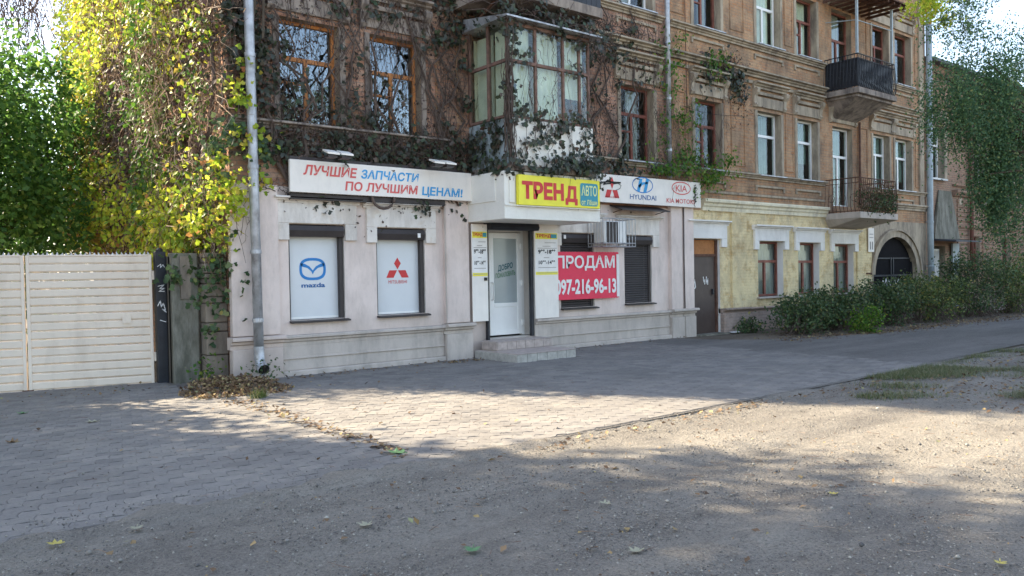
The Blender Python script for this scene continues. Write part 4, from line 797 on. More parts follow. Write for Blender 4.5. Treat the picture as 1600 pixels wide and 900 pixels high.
# ================================================================== gate, post, concrete wall
ga = R(-15.2); gx, gy0 = 3.24, 12.86
def gp(u, w=0): return (gx-u*math.cos(ga)+w*math.sin(ga)*0, gy0-u*math.sin(ga)*1, 0)
gtp = thing('metal_gate', 'wide cream steel gate of horizontal slats with two leaves', 'gate', (gx, gy0, 0)); gtp.rotation_euler = (0, 0, ga)
def leaf(u0, u1, zb0, zb1):       # local x runs to the left (negative)
    for k in range(16):
        z = .02+k*.1225; j = random.uniform(-.003, .003)
        tw = (zb0, zb1)
        MB().prof([(.0, z+j), (-.022, z+.02), (-.026, z+.1), (-.004, z+.118), (.006, z+.118), (.006, z)], -u1+.045, -u0-.045).build('slat', M['gate'], gtp)
    m = MB(); m.box(-u0-.045, -u0, -.035, .03, .0, 1.985); m.box(-u1, -u1+.045, -.035, .03, -.02, 1.985); m.box(-u1+.045, -u0-.045, -.033, .03, 1.965, 1.99); m.box(-u1+.045, -u0-.045, -.033, .03, -.01, .02)
    m.build('gate_frame', M['gate'], gtp, bevel=.004)
leaf(0, 1.66, 0, 0); leaf(1.68, 4.1, 0, 0)
m = MB()
for k in range(66): u = .04+k*.061; m.add([(-u-.018, -.005, 1.99), (-u+.018, -.005, 1.99), (-u+random.uniform(-.02, .02), -.005, 2.03+random.uniform(-.008, .012)), (-u-.018, .004, 1.99), (-u+.018, .004, 1.99)], [(0, 1, 2), (4, 3, 2), (0, 2, 3), (1, 4, 2)])
m.build('spikes', M['zinc'], gtp); m = MB(); m.box(-1.74, -1.6, -.06, .02, -.04, .03); m.build('bolt', M['rust'], gtp)
for z in (.35, 1.6): MB().tube([(.02, -.02, z), (.02, -.02, z+.14)], .018, 8).build('hinge', M['gate'], gtp)
B(-.42, -.3, -.05, -.034, .95, 1.07).build('lock_plate', M['gate'], gtp)
gpst = thing('gate_post', 'black square steel gate post scrawled with white graffiti', 'post', (3.34, 12.8, 0)); B(-.075, .075, -.07, .07, -.05, 2.03).build('column', M['blackmetal'], gpst, bevel=.006)
m = MB(); m.tube([(0, 0, 2.03), (0, 0, 2.06), (0, 0, 2.09)], [.05, .055, .02], 10); m.build('cap', M['blackmetal'], gpst)
flat('graffiti', ribbon([(-.06, 1.2), (-.02, 1.28), (-.01, 1.18), (.02, 1.24), (.05, 1.13), (.0, 1.15), (.06, 1.1)], .012)+ribbon([(-.05, 1.5), (.04, 1.52), (-.03, 1.46), (.05, 1.47), (-.04, 1.42), (.04, 1.42)], .01)+ribbon([(-.05, 1.8), (0, 1.84), (-.01, 1.78), (.03, 1.83), (.05, 1.79)], .008)+ribbon([(-.03, .98), (.05, .95)], .01), -.073, M['pale'], gpst)
cw = thing('concrete_wall', 'mossy concrete panel wall between the black gate post and the shop corner', 'wall')
B(3.43, 3.82, 12.5, 12.7, -.05, 2.0).build('panel', M['concrete'], cw, bevel=.015)
z = 0
for k, h in enumerate((.42, .36, .14, .3, .1, .2, .08, .08, .08, .08, .08, .08)):
    B(3.86+random.uniform(-.008, .008), 4.19, 12.28+random.uniform(-.01, .02), 12.6, z+.006, z+h-.004).build('block', M['blocks'], cw, bevel=.012); z += h
B(3.43, 4.19, 12.6, 12.9, -.05, 1.95).build('back_wall', M['blocks'], cw)
B(3.55, 3.7, 12.47, 12.5, 1.3, 1.95).build('patch', M['blocks'], cw)
# ================================================================== climbing plants
def cat(parts):
    V = []; F = []; b = 0
    for v, f in parts:
        V.append(v); F.append(f+b); b += len(v)
    return np.concatenate(V), np.concatenate(F)
def U(a, b, n): return RNG.uniform(a, b, n)
def patch_clumped(n, x0, x1, z0, z1, k=None, sd=.16):
    """n points in a rectangle, gathered into clumps"""
    k = k or max(3, n//22); cx, cz = U(x0, x1, k), U(z0, z1, k); i = RNG.integers(0, k, n); w = RNG.uniform(.4, 1.6, k)[i]
    return cx[i]+RNG.normal(size=n)*sd*w, cz[i]+RNG.normal(size=n)*sd*w
# --- the sunlit mass on the gable
gv = thing('climbing_vine', 'thick sunlit yellow-green vine with dry hanging twigs covering the left end of the building', 'vine', (0, 0, 0))
def gable_leaves(regs, size, mat, name='leaves', tpl=OVAL):
    out = []
    for (y0, y1, z0, z1, d0, d1, n, sd) in regs:
        y, z = patch_clumped(n, y0, y1, z0, z1, sd=sd, k=max(3, n//26)); x = 4.2-U(d0, d1, n)
        out.append(leaves(np.stack([x, y, z], 1), size, face=(-.7, -.5, .25), spread=.55, down=1.2, tpl=tpl))
    o = bulk(name, *cat(out), mat, gv); return stuff(o)
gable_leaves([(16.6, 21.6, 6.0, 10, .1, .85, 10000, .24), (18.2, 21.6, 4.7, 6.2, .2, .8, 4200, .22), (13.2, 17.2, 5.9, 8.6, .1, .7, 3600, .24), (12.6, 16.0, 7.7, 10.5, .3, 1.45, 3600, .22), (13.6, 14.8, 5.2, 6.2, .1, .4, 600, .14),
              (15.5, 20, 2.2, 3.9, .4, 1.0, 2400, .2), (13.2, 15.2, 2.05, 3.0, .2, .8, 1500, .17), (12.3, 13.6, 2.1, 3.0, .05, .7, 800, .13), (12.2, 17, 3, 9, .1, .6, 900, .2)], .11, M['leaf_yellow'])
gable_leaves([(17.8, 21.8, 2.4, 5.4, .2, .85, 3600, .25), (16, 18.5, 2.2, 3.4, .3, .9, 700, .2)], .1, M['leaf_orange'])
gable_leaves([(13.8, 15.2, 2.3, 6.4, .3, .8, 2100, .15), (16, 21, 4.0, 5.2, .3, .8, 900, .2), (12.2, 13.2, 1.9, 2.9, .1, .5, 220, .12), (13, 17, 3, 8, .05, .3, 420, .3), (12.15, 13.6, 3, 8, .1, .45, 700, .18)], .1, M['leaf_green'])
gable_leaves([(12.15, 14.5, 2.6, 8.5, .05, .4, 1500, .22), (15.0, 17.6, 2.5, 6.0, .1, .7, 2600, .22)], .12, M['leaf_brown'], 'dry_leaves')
P0 = []; P1 = []
n = 5000; y, z = patch_clumped(n, 12.1, 22.3, 2.4, 9.4, k=210, sd=.3); y = np.maximum(y, 12.12); d = U(.05, .75, n)*np.clip((y-11.4)/2.0, .3, 1)
P0 = np.stack([4.2-d, y, z], 1); P1 = P0+np.stack([RNG.normal(size=n)*.16, RNG.normal(size=n)*.35, -np.abs(RNG.normal(size=n))*.55-.05+RNG.normal(size=n)*.12], 1); P1[:, 2] = np.maximum(P1[:, 2], 1.9)
a = strands(P0, P1, U(.003, .009, n), segs=5, jit=.06)
n = 900; y = U(12.1, 22, n); P0 = np.stack([4.2-U(.2, .8, n), y, U(2.3, 9, n)], 1); P1 = P0+np.stack([-U(0, .5, n), -U(-.1, .7, n), RNG.normal(size=n)*.25], 1)
b = strands(P0, P1, U(.003, .007, n), segs=4, jit=.05)
stuff(bulk('dry_twigs', *cat([a, b]), M['twig'], gv))
m = MB()
for k in range(9):
    yy = 12.5+k*1.05+random.uniform(-.3, .3); pts = [(4.1-random.uniform(0, .1), yy, 1.9 if k < 1 else 0)]
    for j in range(8): pts.append((4.1-random.uniform(0, .12), yy+random.uniform(-.35, .35), pts[-1][2]+random.uniform(.7, 1.3)))
    MB().tube(pts, [.045]*3+[.035]*3+[.02]*3, 6).build('stem', M['stem'], gv)
# --- the lit sprays at the shop corner, round the fat drainpipe
cv = thing('climbing_vine', 'loose sprays of green vine leaves round the upper part of the fat drainpipe', 'vine', (0, 0, 0))
out = []; o2 = []
for (x0, x1, y0, y1, z0, z1, n) in ((4.0, 4.7, 11.72, 11.98, 3.1, 3.9, 150), (3.8, 4.3, 11.75, 12.0, 2.6, 3.4, 200), (3.5, 4.2, 11.9, 12.3, 2.1, 2.5, 160), (4.1, 4.5, 11.7, 12, 3.8, 5.0, 90)):
    x, z = patch_clumped(n, x0, x1, z0, z1, sd=.09); out.append(leaves(np.stack([x, U(y0, y1, n), z], 1), .082, face=(-.5, -.8, .2), down=1, tpl=LOBE))
v, f = cat(out); stuff(bulk('leaves', v, f, M['leaf_yellow'], cv))
for (x0, x1, y0, y1, z0, z1, n) in ((3.9, 4.9, 11.75, 12.0, 3.0, 4.2, 260), (3.6, 4.3, 12.05, 12.25, .9, 2.0, 36), (4.15, 4.35, 11.9, 12.02, 1.2, 2.5, 22), (3.45, 3.85, 12.38, 12.47, .7, 2.0, 60), (3.85, 4.2, 12.12, 12.24, .5, 2.0, 110)):
    x, z = patch_clumped(n, x0, x1, z0, z1, sd=.1); o2.append(leaves(np.stack([x, U(y0, y1, n), z], 1), .085, face=(-.3, -.9, .2), down=1, tpl=LOBE))
stuff(bulk('leaves', *cat(o2), M['leaf_shrub'], cv))
n = 160; P0 = np.stack([U(3.6, 4.5, n), U(11.85, 12.2, n), U(2, 4.5, n)], 1); P1 = P0+RNG.normal(size=(n, 3))*(.15, .05, .3)
stuff(bulk('twigs', *strands(P0, P1, .005, segs=4, jit=.03), M['twig'], cv))
# --- the shaded vine on the front
fv = thing('climbing_vine', 'dark shaded creeper with bare woody stems spread over the upper front above the white signs', 'vine', (0, 0, 0))
out = []; small = []
REG = [(4.2, 5.05, 3.4, 7.2, 900), (5.0, 8.6, 3.52, 4.05, 900), (6.1, 6.65, 4.1, 6.6, 130), (5.0, 8.7, 6.0, 7.2, 520), (7.7, 8.65, 4.0, 6.4, 150), (5.1, 8.5, 2.82, 2.97, 130), (5.05, 5.5, 4.3, 5.8, 60), (6.7, 7.3, 4.2, 5.0, 40),
       (11.0, 12.8, 3.72, 4.1, 260), (11.0, 12.85, 4.1, 6.6, 200), (11.0, 14.2, 6.0, 7.3, 240), (15.9, 17.3, 6.25, 6.85, 420), (17.2, 17.6, 5.6, 6.6, 90), (11.4, 14.2, 3.66, 3.8, 160)]
for x0, x1, z0, z1, n in REG:
    x, z = patch_clumped(n, x0, x1, z0, z1, sd=.12); z = np.where((z < 3.45) & (z > 2.98), 3.5+RNG.random(n)*.2, z)
    out.append(leaves(np.stack([x, 12.1-np.abs(RNG.normal(size=n))*.09-.03, z], 1), .09, face=(0, -1, .25), down=1.6, spread=.6, tpl=LOBE))
    n2 = int(n*2.1); x, z = patch_clumped(n2, x0, x1, z0, z1, sd=.22); z = np.where((z < 3.5) & (z > 2.98), 3.52+RNG.random(n2)*.2, z); small.append(leaves(np.stack([x, 12.09-np.abs(RNG.normal(size=n2))*.05, z], 1), .055, face=(0, -1, .2), down=1.2, spread=.8, tpl=OVAL))
for (x0, x1, y0, y1, z0, z1, n, fc) in ((8.66, 8.7, 10.9, 12.0, 3.5, 4.35, 260, (-1, 0, .2)), (8.75, 11.0, 10.74, 10.86, 3.54, 3.7, 420, (0, -1, .3)), (8.8, 10.8, 10.8, 10.86, 3.6, 4.37, 230, (0, -1, .2)), (8.9, 10.7, 10.82, 10.87, 4.3, 4.6, 90, (0, -1, .2)), (8.55, 11.0, 10.7, 11.3, 6.05, 6.4, 420, (0, -1, .4)), (10.8, 11.9, 11.2, 12.0, 5.9, 6.5, 300, (0, -1, .4)),
                                        (8.68, 8.86, 10.8, 10.9, 4.3, 6.1, 120, (-.5, -1, .1)), (8.9, 10.7, 10.82, 10.87, 4.5, 6.0, 60, (0, -1, .1)), (8.6, 8.7, 10.9, 12, 3.3, 3.55, 90, (-1, -.3, .3)), (11.0, 11.9, 11.7, 11.85, 3.4, 3.75, 70, (0, -1, .2))):
    k = max(3, n//15); c = np.stack([U(x0, x1, k), U(y0, y1, k), U(z0, z1, k)], 1)[RNG.integers(0, k, n)]
    Pp = c+RNG.normal(size=(n, 3))*(.1 if x1-x0 > .1 else .01, .1 if y1-y0 > .1 else .015, .1)
    out.append(leaves(Pp, .088, face=fc, down=1.5, spread=.45, tpl=LOBE))
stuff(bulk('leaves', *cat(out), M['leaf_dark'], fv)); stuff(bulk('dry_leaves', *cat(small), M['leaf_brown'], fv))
st_ = []
def wallstrands(n, x0, x1, z0, z1, L, r, ylo=12.02, horiz=.3):
    P0 = np.stack([U(x0, x1, n), np.full(n, ylo)+U(-.05, .05, n), U(z0, z1, n)], 1)
    P1 = P0+np.stack([RNG.normal(size=n)*L*horiz, U(-.03, .03, n), np.abs(RNG.normal(size=n))*L+.1], 1)
    return strands(P0, P1, U(r*.5, r*1.3, n), segs=7, jit=.035)
st_ += [wallstrands(700, 4.2, 8.7, 3.4, 7.3, .7, .007), wallstrands(260, 5, 8.7, 3.5, 4.0, .3, .007, horiz=1.8), wallstrands(240, 11.0, 14.6, 3.6, 7, .7, .007), wallstrands(110, 4.2, 8.6, 2.88, 3.0, .06, .009, horiz=6), wallstrands(120, 5, 14, 6.2, 6.9, .15, .01, horiz=3), wallstrands(60, 14.6, 17.2, 4, 6.6, .6, .006)]
n = 130; P0 = np.stack([U(8.72, 10.8, n), U(10.8, 10.86, n), U(3.5, 6.2, n)], 1); P1 = P0+np.stack([RNG.normal(size=n)*.12, U(-.02, .02, n), -np.abs(RNG.normal(size=n))*.5], 1); st_.append(strands(P0, P1, .006, segs=5, jit=.03))
n = 60; P0 = np.stack([8.72+RNG.normal(size=n)*.04, 10.84+RNG.normal(size=n)*.03, U(3.5, 5.2, n)], 1); P1 = P0+np.stack([RNG.normal(size=n)*.03, RNG.normal(size=n)*.02, U(.6, 1.2, n)], 1); st_.append(strands(P0, P1, .011, segs=5, jit=.02))
n = 60; P0 = np.stack([U(8.5, 11.6, n), U(10.75, 10.9, n), U(6.0, 6.5, n)], 1); P1 = P0+np.stack([RNG.normal(size=n)*.9, U(-.1, .1, n), RNG.normal(size=n)*.15], 1); st_.append(strands(P0, P1, .009, segs=6, jit=.05))
stuff(bulk('twigs', *cat(st_), M['stem'], fv))
m = MB()
for x, z, tops in ((6.95, 3.2, 1), (5.2, 3.0, 2), (8.4, 3.4, 3), (12.2, 3.8, 4)):
    for j in range(5):
        pts = [(x, 12.03, z)]
        for q in range(9): pts.append((min(8.6 if x < 9 else 14.2, max(4.3, pts[-1][0]+random.uniform(-.4, .4))), 12.04-random.uniform(0, .03), pts[-1][2]+random.uniform(.15, .6)))
        MB().tube(pts, [.03-.002*i for i in range(10)], 5).build('stem', M['stem'], fv)
MB().tube([(6.75+.22*math.cos(t), 11.88, 2.95+.2*math.sin(t)) for t in np.linspace(math.pi, 2*math.pi, 9)], .025, 6).build('hanging_stem', M['stem'], fv)
MB().tube([(4.3, 11.9, 7.6), (4.55, 11.85, 6.6), (4.6, 11.85, 6.1), (4.5, 11.85, 5.3)], .02, 5).build('hanging_stem', M['bark'], fv); MB().tube([(4.9, 11.95, 7.6), (4.75, 11.9, 6.6), (4.7, 11.9, 5.3)], .022, 5).build('hanging_stem', M['bark'], fv)
# --- green creeper round the middle drainpipe
cp = thing('climbing_vine', 'fresh green creeper tangled round the middle drainpipe and over the sill of the next window', 'vine', (0, 0, 0)); out = []
for x0, x1, z0, z1, n, off in ((13.6, 16.2, 3.72, 4.35, 520, .2), (15.2, 16.6, 3.75, 4.5, 260, .25), (14.1, 14.9, 4.2, 6.8, 330, .12), (15.1, 15.5, 4.2, 5.9, 130, .1), (14.3, 15.0, 6.4, 7.1, 80, .1), (15.4, 16.4, 6.2, 6.9, 130, .15), (15.1, 15.35, 3.2, 3.8, 40, .3)):
    x, z = patch_clumped(n, x0, x1, z0, z1, sd=.13); z = np.where((x < 15.0) & (z < 3.84), 3.84+RNG.random(n)*.12, z); out.append(leaves(np.stack([x, 12.0-np.abs(RNG.normal(size=n))*off, z], 1), .1, face=(0, -1, .3), down=1.2, spread=.6, tpl=OVAL))
stuff(bulk('leaves', *cat(out), M['leaf_green'], cp)); n = 160; P0 = np.stack([U(13.8, 16, n), U(11.8, 12.0, n), U(3.7, 5.6, n)], 1); P1 = P0+RNG.normal(size=(n, 3))*(.25, .05, .4); stuff(bulk('twigs', *strands(P0, P1, .005, segs=5, jit=.03), M['stem'], cp))
# plants growing in the lower balcony
bp = thing('balcony_plants', 'tangle of olive plants hanging over the railing of the lower right balcony', 'plant', (0, 0, 0)); n = 1500
x, z = patch_clumped(n, 21.6, 23.6, 3.2, 3.75, sd=.12); stuff(bulk('leaves', *leaves(np.stack([x, 11.15+RNG.normal(size=n)*.09, z], 1), .08, down=.6), M['leaf_shrub'], bp))
n = 220; P0 = np.stack([U(21.6, 23.6, n), U(11.05, 11.25, n), U(3.2, 3.6, n)], 1); P1 = P0+np.stack([RNG.normal(size=n)*.2, RNG.normal(size=n)*.05, U(-.2, .6, n)], 1); stuff(bulk('twigs', *strands(P0, P1, .006, segs=4, jit=.03), M['twig'], bp))
# ================================================================== trees and shrubs
def tree(name, label, cat_, base, blobs, mat, leaf, trunk_r=.18, fork=.4, per=40, droop=.4, group=None, spread=.3, shell=.5, stretch=(1, 1, 1), limbs=14):
    """blobs: (x, y, z, rx, ry, rz, clumps)"""
    t = thing(name, label, cat_, (0, 0, 0), group); bx, by, bz = base; outp = []; m = MB(); allc = []
    for (cx, cy, cz, rx, ry, rz, k) in blobs:
        d = RNG.normal(size=(k, 3)); d /= np.linalg.norm(d, axis=1, keepdims=True); rad = RNG.random((k, 1))**(1/3*(1-shell)+.05)*RNG.uniform(.75, 1.08, (k, 1))
        C = np.array([cx, cy, cz])+d*rad*np.array([rx, ry, rz]); allc.append(C); w = RNG.uniform(.5, 1.4, k)
        i = np.repeat(np.arange(k), per); Pp = C[i]+RNG.normal(size=(len(i), 3))*spread*w[i][:, None]*np.array(stretch)
        Pp[:, 2] -= droop*.15*np.abs(RNG.normal(size=len(i)))
        outp.append(leaves(Pp, leaf, down=droop, spread=1))
    stuff(bulk('crown', *cat(outp), mat, t)); C = np.concatenate(allc); mean = C.mean(0)
    hub = Vector((bx+(mean[0]-bx)*.3, by+(mean[1]-by)*.3, bz+(mean[2]-bz)*fork)); m.tube([(bx, by, bz-.1), (bx+(hub.x-bx)*.3, by+(hub.y-by)*.3+.05, bz+(hub.z-bz)*.5), hub], [trunk_r*1.2, trunk_r, trunk_r*.8], 9)
    tr = m.build('trunk', M['bark'], t, True); m = MB()
    for j in RNG.choice(len(C), min(limbs, len(C)), replace=False):
        e = Vector(C[j]); mid = hub.lerp(e, .5)+Vector((random.uniform(-.2, .2), random.uniform(-.2, .2), .25)); m.tube([hub-Vector((0, 0, .15)), hub.lerp(mid, .5)+Vector((0, 0, .1)), mid, mid.lerp(e, .5), e], [trunk_r*.55, trunk_r*.42, trunk_r*.28, trunk_r*.16, trunk_r*.06], 6)
    m.build('branches', M['bark'], tr, True); return t
# behind the gate, in view
tree('broadleaf_tree', 'bushy green tree behind the cream gate at the left edge', 'tree', (1.6, 18.6, 0), [(1.9, 18.5, 4.4, 1.9, 2.0, 2.3, 120), (.4, 18, 4.6, 1.7, 2, 2.4, 90), (2.6, 20.5, 4.2, 1.2, 1.6, 2.1, 60), (1.2, 17.5, 2.3, 2.4, 1.2, 1.6, 70)], M['leaf_back'], .13, .16, per=85, spread=.3)
tree('broadleaf_tree', 'darker tree further back seen between the bushy tree and the vine', 'tree', (2.2, 25.5, 0), [(1.8, 25.5, 4.0, 2.5, 2, 3.0, 110), (0, 25, 5.5, 2, 2, 2.2, 50), (3.3, 24, 2.5, 1.0, 1.6, 2.2, 40)], M['leaf_back'], .15, .18, per=80, spread=.38)
# bare feathery twigs against the sky
tw = thing('bare_tree', 'tree with bare drooping purplish twigs against the sky at the top left', 'tree', (0, 0, 0)); m = MB(); m.tube([(1.0, 24, 0), (1.1, 24, 6), (1.0, 24, 12)], [.2, .15, .08], 8); m.build('trunk', M['bark'], tw, True)
n = 500; P0 = np.stack([U(1.4, 3.6, n), U(23, 25, n), 9.4+RNG.normal(size=n)*.7], 1); P1 = P0+np.stack([RNG.normal(size=n)*.35, RNG.normal(size=n)*.35, -np.abs(RNG.normal(size=n))*.9-.1], 1); stuff(bulk('twigs', *strands(P0, P1, .012, segs=3, jit=.06), M['stem'], tw))
# to the left of the gate, shading the pavement
tree('broadleaf_tree', 'tall spreading tree left of the gate whose shade dapples the paving', 'tree', (-5.2, 14.8, 0), [(-4.75, 14.8, 9.7, 3.1, 3.2, 4.2, 230), (-3.9, 13.8, 6.0, 2.6, 2.2, 2.3, 210), (-8.0, 15, 8.0, 2.8, 2.5, 3.6, 105)], M['leaf_tree'], .19, .28, per=85, spread=.33, shell=.2)
tree('broadleaf_tree', 'second tall tree further left of the gate shading the gravel', 'tree', (-9.5, 12.5, 0), [(-9.4, 12.5, 8.6, 3.6, 3.4, 4.2, 200), (-7.6, 10.4, 5.6, 2.6, 2.2, 2.6, 90)], M['leaf_tree'], .19, .3, per=85, spread=.36, shell=.2)
tree('broadleaf_tree', 'lower bushy tree just left of the gate', 'tree', (-3.0, 15.2, 0), [(-2.2, 14.8, 3.3, 2.1, 1.6, 2.0, 260)], M['leaf_tree'], .16, .16, per=70, spread=.36, shell=.2)
# street tree overhanging from the right
tree('robinia_tree', 'drooping blue-green feathery tree hanging in at the right edge in front of the brown house', 'tree', (21.5, 4.6, 0), [(17.6, 7.0, 5.1, .75, .6, .75, 46), (18.4, 6.7, 5.0, .7, .6, 1.0, 54), (19.3, 6.5, 4.0, .75, .7, 1.8, 90), (20.8, 6.2, 4.4, 1.2, .9, 2.1, 80), (19.4, 6.6, 6.2, 1.0, .7, .5, 18), (18.7, 6.7, 3.4, .5, .4, .9, 34)], M['leaf_robinia'], .06, .2, fork=.75, per=150, droop=1.8, spread=.17, stretch=(1, 1, 1.7), limbs=26)
tb = thing('robinia_spray', 'sparse feathery spray of twigs and leaves against the sky at the top right', 'branch', (0, 0, 0)); k = 80
C0 = np.stack([U(17.0, 19.3, k), U(6.6, 7.2, k), U(5.9, 7.4, k)], 1); D = np.stack([-U(.2, .9, k), U(0, .3, k), -U(-.1, .6, k)], 1)
stuff(bulk('twigs', *strands(C0, C0+D, .006, segs=4, jit=.03), M['stem'], tb)); i = np.repeat(np.arange(k), 30); Pp = C0[i]+D[i]*RNG.random((len(i), 1))+RNG.normal(size=(len(i), 3))*.06; stuff(bulk('leaves', *leaves(Pp, .06, down=1.2), M['leaf_robinia'], tb))
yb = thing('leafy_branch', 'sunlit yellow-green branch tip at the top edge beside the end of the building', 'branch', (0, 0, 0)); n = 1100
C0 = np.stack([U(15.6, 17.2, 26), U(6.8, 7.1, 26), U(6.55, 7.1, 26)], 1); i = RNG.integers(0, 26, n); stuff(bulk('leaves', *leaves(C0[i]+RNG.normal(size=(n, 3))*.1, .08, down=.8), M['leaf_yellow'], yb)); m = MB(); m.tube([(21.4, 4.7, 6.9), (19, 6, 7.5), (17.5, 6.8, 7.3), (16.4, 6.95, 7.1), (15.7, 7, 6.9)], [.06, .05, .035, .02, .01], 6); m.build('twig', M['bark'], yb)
# far trees beyond, and trees across the street that the panes mirror
for i, (x, y, h) in enumerate(((42, 8.2, 4.5), (50, 9.5, 6), (66, 11, 8))):
    tree('broadleaf_tree', ['low dark tree in front of the far part of the brown house', 'rounded dark tree further along the brown house', 'farthest tree at the end of the street'][i], 'tree', (x, y, 0), [(x, y, h*.62, 2.2, 2, h*.42, 60)], M['leaf_robinia'], .2, .2, per=50, spread=.45)
for i, (x, y, h) in enumerate(((3, -25, 8), (13, -23, 13), (22, -25, 14.5), (32, -23, 13))):
    tree('broadleaf_tree', ['low tree across the street, the leftmost one mirrored in the windows', 'tree across the street mirrored in the left wood-framed window', 'tallest tree across the street behind the viewpoint', 'last tree across the street, towards its right end'][i], 'tree', (x, y, 0), [(x, y, h*.6, 3.8, 3, h*.42, 120)], M['leaf_tree'], .26, .3, per=60, spread=.5, group='trees across the street behind the viewpoint')
M['leaf_olive'] = leafmat('olive_shrub_leaf', [(0, (.06, .1, .03)), (.5, (.11, .16, .05)), (.85, (.17, .22, .07)), (1, (.42, .36, .1))], .35)
def shrub(label, x, y, rx, ry, h, mat, n, leaf=.08, name='shrub', grp=None):
    t = thing(name, label, 'shrub', (0, 0, 0), grp); k = max(6, n//45); d = RNG.normal(size=(k, 3)); d /= np.linalg.norm(d, axis=1, keepdims=True); rad = RNG.random((k, 1))**.35*RNG.uniform(.7, 1.12, (k, 1))
    C = np.array([x, y, h*.5])+d*rad*np.array([rx, ry, h*.5]); C[:, 2] = np.clip(C[:, 2], .06, None); i = RNG.integers(0, k, n); Pp = C[i]+RNG.normal(size=(n, 3))*.12*np.array([1, 1, .9]); Pp[:, 2] = np.clip(Pp[:, 2], .02, None)
    stuff(bulk('leaves', *leaves(Pp, leaf, down=.3, face=(0, -.3, .5), spread=1), M[mat], t)); P0 = np.tile([x, y, 0], (k, 1))+RNG.normal(size=(k, 3))*(rx*.35, ry*.35, 0); stuff(bulk('stems', *strands(P0, C+(0, 0, .1), .008, segs=4, jit=.05), M['stem'], t)); return t
shrub('low dark shrub at the left end of the planting under the second yellow window', 17.35, 10.5, .95, .5, 1.0, 'leaf_shrub', 2600)
shrub('dark shrub with a few yellow blooms under the yellow windows', 19.2, 10.6, 1.4, .8, 1.12, 'leaf_shrub', 4000)
shrub('tall shrub in front of the house number', 21.6, 10.4, 1.5, .9, 1.3, 'leaf_shrub', 4200)
shrub('shrub in front of the arched gateway', 24.0, 10.3, 1.7, .9, 1.5, 'leaf_olive', 4600)
shrub('tallest shrub right of the arched gateway', 26.6, 10.1, 1.7, 1.0, 2.1, 'leaf_shrub', 5600)
shrub('last tall shrub of the planting in front of the brown house', 29.2, 9.9, 1.5, 1.0, 2.15, 'leaf_olive', 5200)
shrub('small bright green bush at the front of the dark planting', 18.75, 9.55, .55, .35, .62, 'leaf_green', 900)
shrub('tiny dark green weed bush against the plinth right of the brown door', 17.0, 11.6, .32, .2, .42, 'leaf_shrub', 420)
shrub('green weed at the foot of the fat drainpipe', 4.45, 11.62, .2, .1, .18, 'leaf_shrub', 160, .06)
shrub('small green weed growing out of the leaf heap by the concrete wall', 3.85, 12.1, .15, .1, .35, 'leaf_green', 90, .07)
t = thing('grass_tuft', 'pale yellow-green grass tuft in front of the leaf heap', 'grass', (0, 0, 0)); n = 160; P0 = np.stack([3.85+RNG.normal(size=n)*.05, 10.15+RNG.normal(size=n)*.04, np.full(n, .02)], 1); P1 = P0+np.stack([RNG.normal(size=n)*.06, RNG.normal(size=n)*.05, U(.05, .15, n)], 1)
stuff(bulk('blades', np.stack([P0-(.005, 0, 0), P0+(.005, 0, 0), P1], 1).reshape(-1, 3), np.arange(n*3).reshape(-1, 3), M['grass'], t))
for i, (x, y, r) in enumerate(((33, 10.2, 1.6), (37, 10.4, 2), (42, 10.6, 2.2))): shrub(['low dark hedge bush by the kerb wall', 'second hedge bush by the kerb wall further along', 'farthest hedge bush by the kerb wall'][i], x, y, r, .5, .7, 'leaf_shrub', 1500, .1)
# ================================================================== grass, litter and loose leaves
def inpoly(x, y, poly):
    c = np.zeros(len(x), bool); j = len(poly)-1
    for i in range(len(poly)):
        xi, yi = poly[i]; xj, yj = poly[j]; c ^= ((yi > y) != (yj > y)) & (x < (xj-xi)*(y-yi)/(yj-yi+1e-9)+xi); j = i
    return c
n = 150000; x, y = U(9.2, 21, n), U(2.2, 6.2, n)
dens = np.sin(x*1.7+y*2.3)+np.sin(x*.9-y*3.1+1)+.6*np.sin(x*5.1+y*4.7)+RNG.normal(size=n)*.5
k = inpoly(x, y, [(9.3, 5.5), (8.9, 2.2), (24, 2.2), (24, 6.2), (14, 5.6)]) & (dens > .1+1.6*np.clip((12.0-x-.8*np.abs(y-4.2))/1.6, 0, 1)+.5*np.sin(x*3+y)); k |= (np.abs(y-5.45) < .15) & (x > 9.6) & (x < 13) & (dens > .2); x, y = x[k], y[k]; n = len(x)
P0 = np.stack([x, y, np.full(n, .0)], 1); P1 = P0+np.stack([RNG.normal(size=n)*.03, RNG.normal(size=n)*.03, U(.02, .085, n)], 1)
v = np.stack([P0-(.007, 0, 0), P0+(.007, 0, 0), P1], 1).reshape(-1, 3); f = np.arange(n*3).reshape(-1, 3); stuff(bulk('grass', v, f, M['grass']))
def litter(name, P, size, mat='litter', flat_=.35):
    return stuff(bulk(name, *leaves(P, size, face=(0, 0, 1), spread=flat_), M[mat]))
n = 2800; a = U(0, 6.28, n); r = RNG.random(n)**.62; hx, hy = 3.85+r*np.cos(a)*.75, 11.0+r*np.sin(a)*.85; k = (hy > 10.3+.35*(4.6-hx)*.4) & (hx > 3.1); hx, hy = hx[k], hy[k]; hz = np.clip(.13*(1-((hx-3.9)/.8)**2-((hy-11.5)/.95)**2), .02, .25)+U(-.02, .03, len(hx)); litter('leaf_heap', np.stack([hx, hy, hz], 1), .06, flat_=.6)
parts = []
def scat(n, x0, x1, y0, y1, z=.025): parts.append(np.stack([U(x0, x1, n), U(y0, y1, n), np.full(n, z)], 1))
y = 5.9+RNG.random(330)*4.3; parts.append(np.stack([3.56+RNG.normal(size=330)*.09*(.6+(y-5.9)*.15), y, np.full(330, .026)], 1))
y = 5.5+RNG.random(260)*4; 
